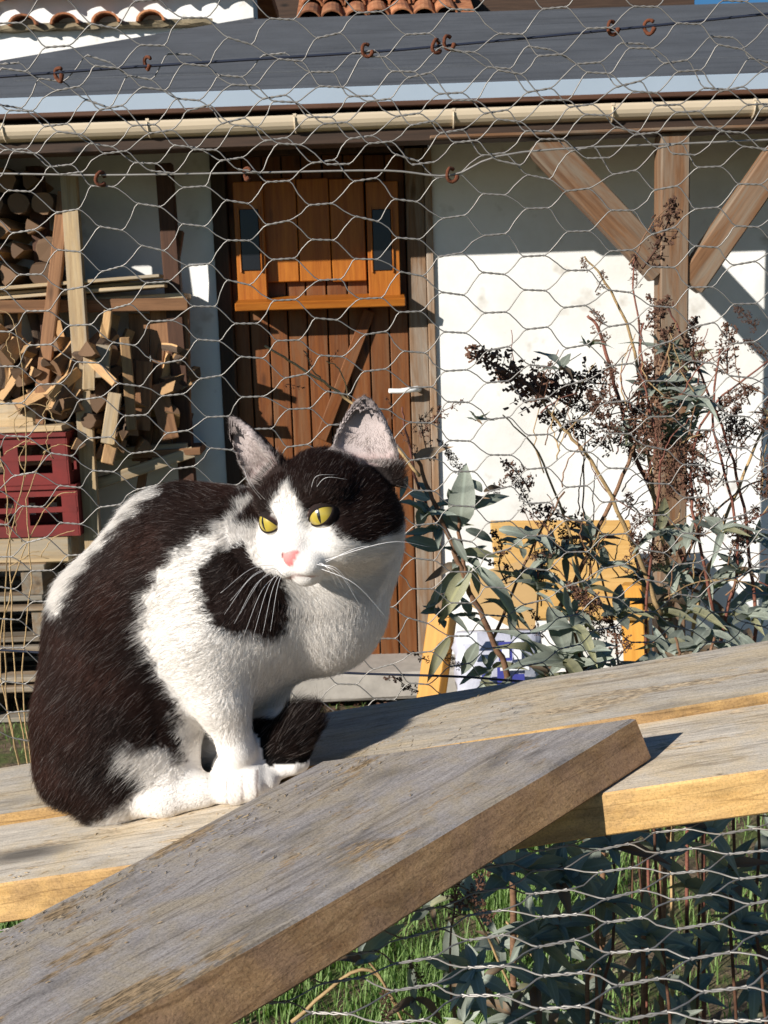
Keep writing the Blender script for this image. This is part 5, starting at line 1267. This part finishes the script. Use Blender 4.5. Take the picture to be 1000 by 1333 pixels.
    # only part of the inside carries hair
flow += hr_.normal(0, .11, (NH, 3)); clump = np.stack([np.sin(X * 230 + Z * 120), np.sin(Z * 260 - X * 60), np.sin(X * 180 - Z * 210)], 1) * .08; flow += clump
T_ = flow - HN * (flow * HN).sum(1)[:, None]; T_ /= np.linalg.norm(T_, axis=1)[:, None] + 1e-9
size = .0112 + .003 * np.sin(X * 70) * np.sin(Z * 60)
size = np.where(X > legx - .03, .0078, size); size = np.where((low[:, 0] > .5), .0055, size)
nose_d = np.linalg.norm(np.stack([F - .05, L, U + .024], 1), axis=1)
fl = np.interp(nose_d, [0, .010, .03, .06, .09], [.0014, .0024, .0038, .0066, .0105]); size = np.where(onh[:, 0] > .5, fl, size)
size = np.where(htail, .0125, size); size = np.where(inear, .0035, size)
for (b, ax, sd, nd, H, w) in (earL, earR):
    p = HPt - b; t = p @ ax; v = p @ nd; u = p @ sd; inn_ = ((HN @ nd) > .2) & (t > 0) & (t < H * .62) & (np.abs(u) < w) & (np.abs(v) < .02)
    size = np.where(inn_, .008 * (1 - t / H), size); hc = np.where((inn_ & (hr_.random(NH) < .55))[:, None], [.62, .56, .52], hc)
pawd = np.minimum(np.linalg.norm(HPt - pw0, axis=1), np.linalg.norm(HPt - far, axis=1)); size = np.where((pawd < .045) & ~htail, np.minimum(size, .0036), size); size = np.where((pawd < .030) & ~htail, .0014, size)
foot = (np.abs((HPt - FL) @ pn) < .026) & (X < cp(285, 0, 0)[0]) & (X > cp(120, 0, 0)[0]) & (hc[:, 0] > .4); size = np.where(foot, .0045, size)
size *= hr_.uniform(.65, 1.2, NH) * np.where(hr_.random(NH) < .07, 1.45, 1.0)
keep = np.ones(NH, bool)
for (eF, eL, eU) in EYES: keep &= ~((np.hypot((L - eL) / 1.22, (U - eU) * 1.3) < .0086) & (F > .02))
keep &= ~((U < -.0148) & (U > -.0265) & (np.abs(L) < .0078 - .66 * np.clip(-.0178 - U, 0, .02)) & (F > .047))
keep &= ((HPt - FL) @ pn > .002)
HPt, HN, T_, size, hc = HPt[keep], HN[keep], T_[keep], size[keep], hc[keep]; NH = len(HPt)
K = 5; lift = np.clip(.34 + hr_.normal(0, .09, NH), .12, .8) * np.where(size < .004, .75, 1)
crv = hr_.normal(0, .12, (NH, 3))
lift = np.where(htail[keep], .75, lift)
pts = np.empty((NH, K, 3)); 
for k in range(K):
    s = k / (K - 1); up_ = lift * (s - .45 * s * s)
    pts[:, k] = HPt - HN * .0006 + (HN * up_[:, None] + T_ * (s * .92)[..., None] if False else HN * up_[:, None] + T_ * (s * .92) + crv * s * s * .5) * size[:, None]
# keep tips out of the plank
hgt = (pts - FL) @ pn; pts -= np.minimum(hgt - .0012, 0)[..., None] * pn
rad = np.linspace(1, .25, K)[None] * np.where(size < .004, .000075, .000088)[:, None] * hr_.uniform(.8, 1.25, NH)[:, None]
shade = hr_.uniform(.82, 1.12, NH)[:, None, None]; tipc = np.linspace(.92, 1.06, K)[None, :, None]
cl = np.clip(hc[:, None, :] * shade * tipc, 0, .9)
dk = hc[:, 0] < .12
cl += (dk[:, None, None] * np.linspace(0, 1, K)[None, :, None] ** 2) * np.array([.030, .012, .007])            # sun-bleached brown tips
gh = dk & (hr_.random(NH) < .06) & (size > .006); cl = np.where(gh[:, None, None], [.26, .22, .20], cl)       # stray guard hairs, backlit glints put into their pale colour
mtf, n, l, bs = newmat('cat_fur')
at = n.new('ShaderNodeAttribute'); at.attribute_name = 'coat'
l.new(at.outputs['Color'], bs.inputs['Base Color']); bs.inputs['Roughness'].default_value = .45; bs.inputs['Specular IOR Level'].default_value = .16
tr = n.new('ShaderNodeBsdfTranslucent'); l.new(at.outputs['Color'], tr.inputs['Color'])
mx = n.new('ShaderNodeMixShader'); mx.inputs[0].default_value = .38; l.new(bs.outputs[0], mx.inputs[1]); l.new(tr.outputs[0], mx.inputs[2]); l.new(mx.outputs[0], n['Material Output'].inputs['Surface'])
def curves(name, P3, R, Cc, mat, parent):
    cu = bpy.data.hair_curves.new(name); cu.add_curves([P3.shape[1]] * len(P3))
    cu.attributes['position'].data.foreach_set('vector', P3.astype(np.float32).ravel()) if 'position' in cu.attributes else cu.position_data.foreach_set('vector', P3.astype(np.float32).ravel())
    ra = cu.attributes.get('radius') or cu.attributes.new('radius', 'FLOAT', 'POINT'); ra.data.foreach_set('value', R.astype(np.float32).ravel())
    ac = cu.attributes.new('coat', 'FLOAT_COLOR', 'POINT'); ac.data.foreach_set('color', np.concatenate([Cc, np.ones(Cc.shape[:2] + (1,))], 2).astype(np.float32).ravel())
    cu.materials.append(mat); return put(bpy.data.objects.new(name, cu), parent)
curves('fur', pts, rad, cl, mtf, cat)

# --- eyes
def eye_mat(c):
    mt, n, l, bs = newmat('cat_eye'); tc = n.new('ShaderNodeTexCoord'); sx = n.new('ShaderNodeSeparateXYZ'); l.new(tc.outputs['Object'], sx.inputs[0])
    def mth(op, a, b=None):
        q = n.new('ShaderNodeMath'); q.operation = op
        for i, v in enumerate((a, b)):
            if v is None: continue
            if isinstance(v, (int, float)): q.inputs[i].default_value = v
            else: l.new(v, q.inputs[i])
        return q.outputs[0]
    y, z = sx.outputs['Y'], sx.outputs['Z']
    rr = mth('SQRT', mth('ADD', mth('MULTIPLY', y, y), mth('MULTIPLY', z, z)))
    iris = ramp(n, [(0.0, (.36, .28, .040)), (0.45, (.46, .33, .040)), (.72, (.28, .19, .028)), (.86, (.10, .06, .02)), (.92, (.03, .02, .02))]); l.new(mth('DIVIDE', rr, .0112), iris.inputs[0])
    w = noise(n, l, tc.outputs['Object'], 900, 3, .6); ic = mixc(n, l, mth('MULTIPLY', w.outputs[0], .5), iris.outputs[0], (.30, .26, .05))
    # slit pupil: a lens shape, narrow
    pe = mth('ADD', mth('DIVIDE', mth('ABSOLUTE', y), .00115), mth('POWER', mth('DIVIDE', mth('ABSOLUTE', mth('SUBTRACT', z, .0006)), .0064), 2.0))
    pu = ramp(n, [(.46, (1, 1, 1)), (.54, (0, 0, 0))]); l.new(mth('MULTIPLY', pe, .5), pu.inputs[0])
    cc = mixc(n, l, pu.outputs[0], ic, (.004, .004, .004)); l.new(cc, bs.inputs['Base Color']); bs.inputs['Roughness'].default_value = .25
    bs.inputs['Coat Weight'].default_value = 1.0; bs.inputs['Coat Roughness'].default_value = .02; return mt
EM = eye_mat(0)
def sphere(r, nu=28, nv=18, sx=1.0):
    vs, fs = [], []
    for j in range(nv + 1):
        th = math.pi * j / nv
        for i in range(nu): a = 2 * math.pi * i / nu; vs.append((r * math.cos(th) * sx, r * math.sin(th) * math.cos(a), r * math.sin(th) * math.sin(a)))
    for j in range(nv):
        for i in range(nu): fs.append((j * nu + i, (j + 1) * nu + i, (j + 1) * nu + (i + 1) % nu, j * nu + (i + 1) % nu))
    return vs, fs
ev, ef = sphere(ER); EME = mesh('eye', ev, ef, EM, True)
for i, (F_, L_, U_) in enumerate(EYES):
    look = hf * .95 + hl * (.22 if L_ > 0 else -.30) + hu * .02
    c = hp_(F_ - .0052, L_ * .97, U_)
    eo = obj('eye', EME, cat, frame(c, look, hu)); eo['label'] = 'yellow eye with narrow slit pupil'
    # lids: a skin shell over the eyeball with an almond opening, dark along the rim
    x = nrm(look); y_ = nrm(np.cross(hu, x)); z_ = np.cross(x, y_); outer = 1 if L_ > 0 else -1
    ca_, sa_ = math.cos(.40 * outer), math.sin(.40 * outer); y2 = y_ * ca_ + z_ * sa_; z2 = z_ * ca_ - y_ * sa_
    nA = 40; rings = (1.0, 1.05, 1.14, 1.30, 1.55, 1.9); vs_, fs_, rad_ = [], [], []
    for k_, q in enumerate(rings):
        for i_ in range(nA):
            a_ = 2 * math.pi * i_ / nA; cy, sz = math.cos(a_), math.sin(a_)
            yy = .0098 * cy; zz_ = (.0047 if sz > 0 else .0053) * sz * (abs(sz) ** .25) * (1 - .18 * abs(cy) ** 3)
            if q > 1: yy += .0098 * (q - 1) * cy * .8; zz_ += .0088 * (q - 1) * sz
            rr = ER * (1.012, 1.045, 1.055, 1.055, 1.04, .95)[k_]; d2 = rr * rr - yy * yy - zz_ * zz_
            xx = math.sqrt(d2) if d2 > 4e-6 else .002 - (4e-6 - d2) * 60
            vs_.append(c + x * xx + y2 * yy + z2 * zz_); rad_.append(q)
    for k_ in range(len(rings) - 1):
        for i_ in range(nA): fs_.append((k_ * nA + i_, k_ * nA + (i_ + 1) % nA, (k_ + 1) * nA + (i_ + 1) % nA, (k_ + 1) * nA + i_))
    vs_ = np.array(vs_); lc, _, _ = coat(vs_); rad_ = np.array(rad_); kk = sstep(1.32, 1.13, rad_)[:, None]
    lc = lc * (1 - kk) + np.array([.014, .009, .008]) * kk
    lme = mesh('eyelid', vs_, fs_, mtc, True); la = lme.attributes.new('coat', 'FLOAT_COLOR', 'POINT'); la.data.foreach_set('color', np.concatenate([lc, np.ones((len(lc), 1))], 1).astype(np.float32).ravel())
    obj('eyelid', lme, eo)
# --- whiskers
mtw = plain('whisker', (.82, .80, .78), .35, vary=.02)
wr = random.Random(4)
def whisker(pts_, r=.00022):
    q = smoothline(pts_, 6); mb = MB(); mb.tube(q, np.linspace(r, r * .25, len(q)), 4); mb.build('whisker', mtw, cat, smooth=True)
for k in range(7):                                   # picture right: hang down over the chest, two long to the side
    b = hp_(.050 - .0016 * k, .0125 + .0012 * (k % 3), -.026 - .0022 * (k % 3))
    e = [(470, 790), (462, 772), (505, 806), (450, 770), (560, 712), (512, 716), (440, 765)][k]; mid_ = [(440, 745), (438, 740), (462, 760), (432, 742), (505, 706), (470, 712), (428, 742)][k]
    whisker([b, atY(*mid_, .772), atY(*e, .785)])
for k in range(9):                                   # picture left: swept down across the dark shoulder spot
    b = hp_(.050 - .0018 * k, -.0125 - .0010 * (k % 3), -.026 - .0022 * (k % 3))
    e = [(292, 800), (305, 812), (318, 826), (330, 828), (342, 826), (300, 782), (352, 822), (312, 800), (287, 772)][k]; c_ = b * .5 + atY(*e, .755) * .5 + np.array([0, -.006, .010])
    whisker([b, c_, atY(*e, .755)])
for s_, pts_ in ((1, [(404, 640), (412, 620), (438, 618)]), (1, [(408, 640), (424, 622), (452, 624)]), (-1, [(340, 650), (325, 630), (316, 606)]), (-1, [(345, 650), (332, 636), (322, 616)])):
    whisker([atY(*pts_[0], .792), atY(*pts_[1], .775), atY(*pts_[2], .778)], .00016)
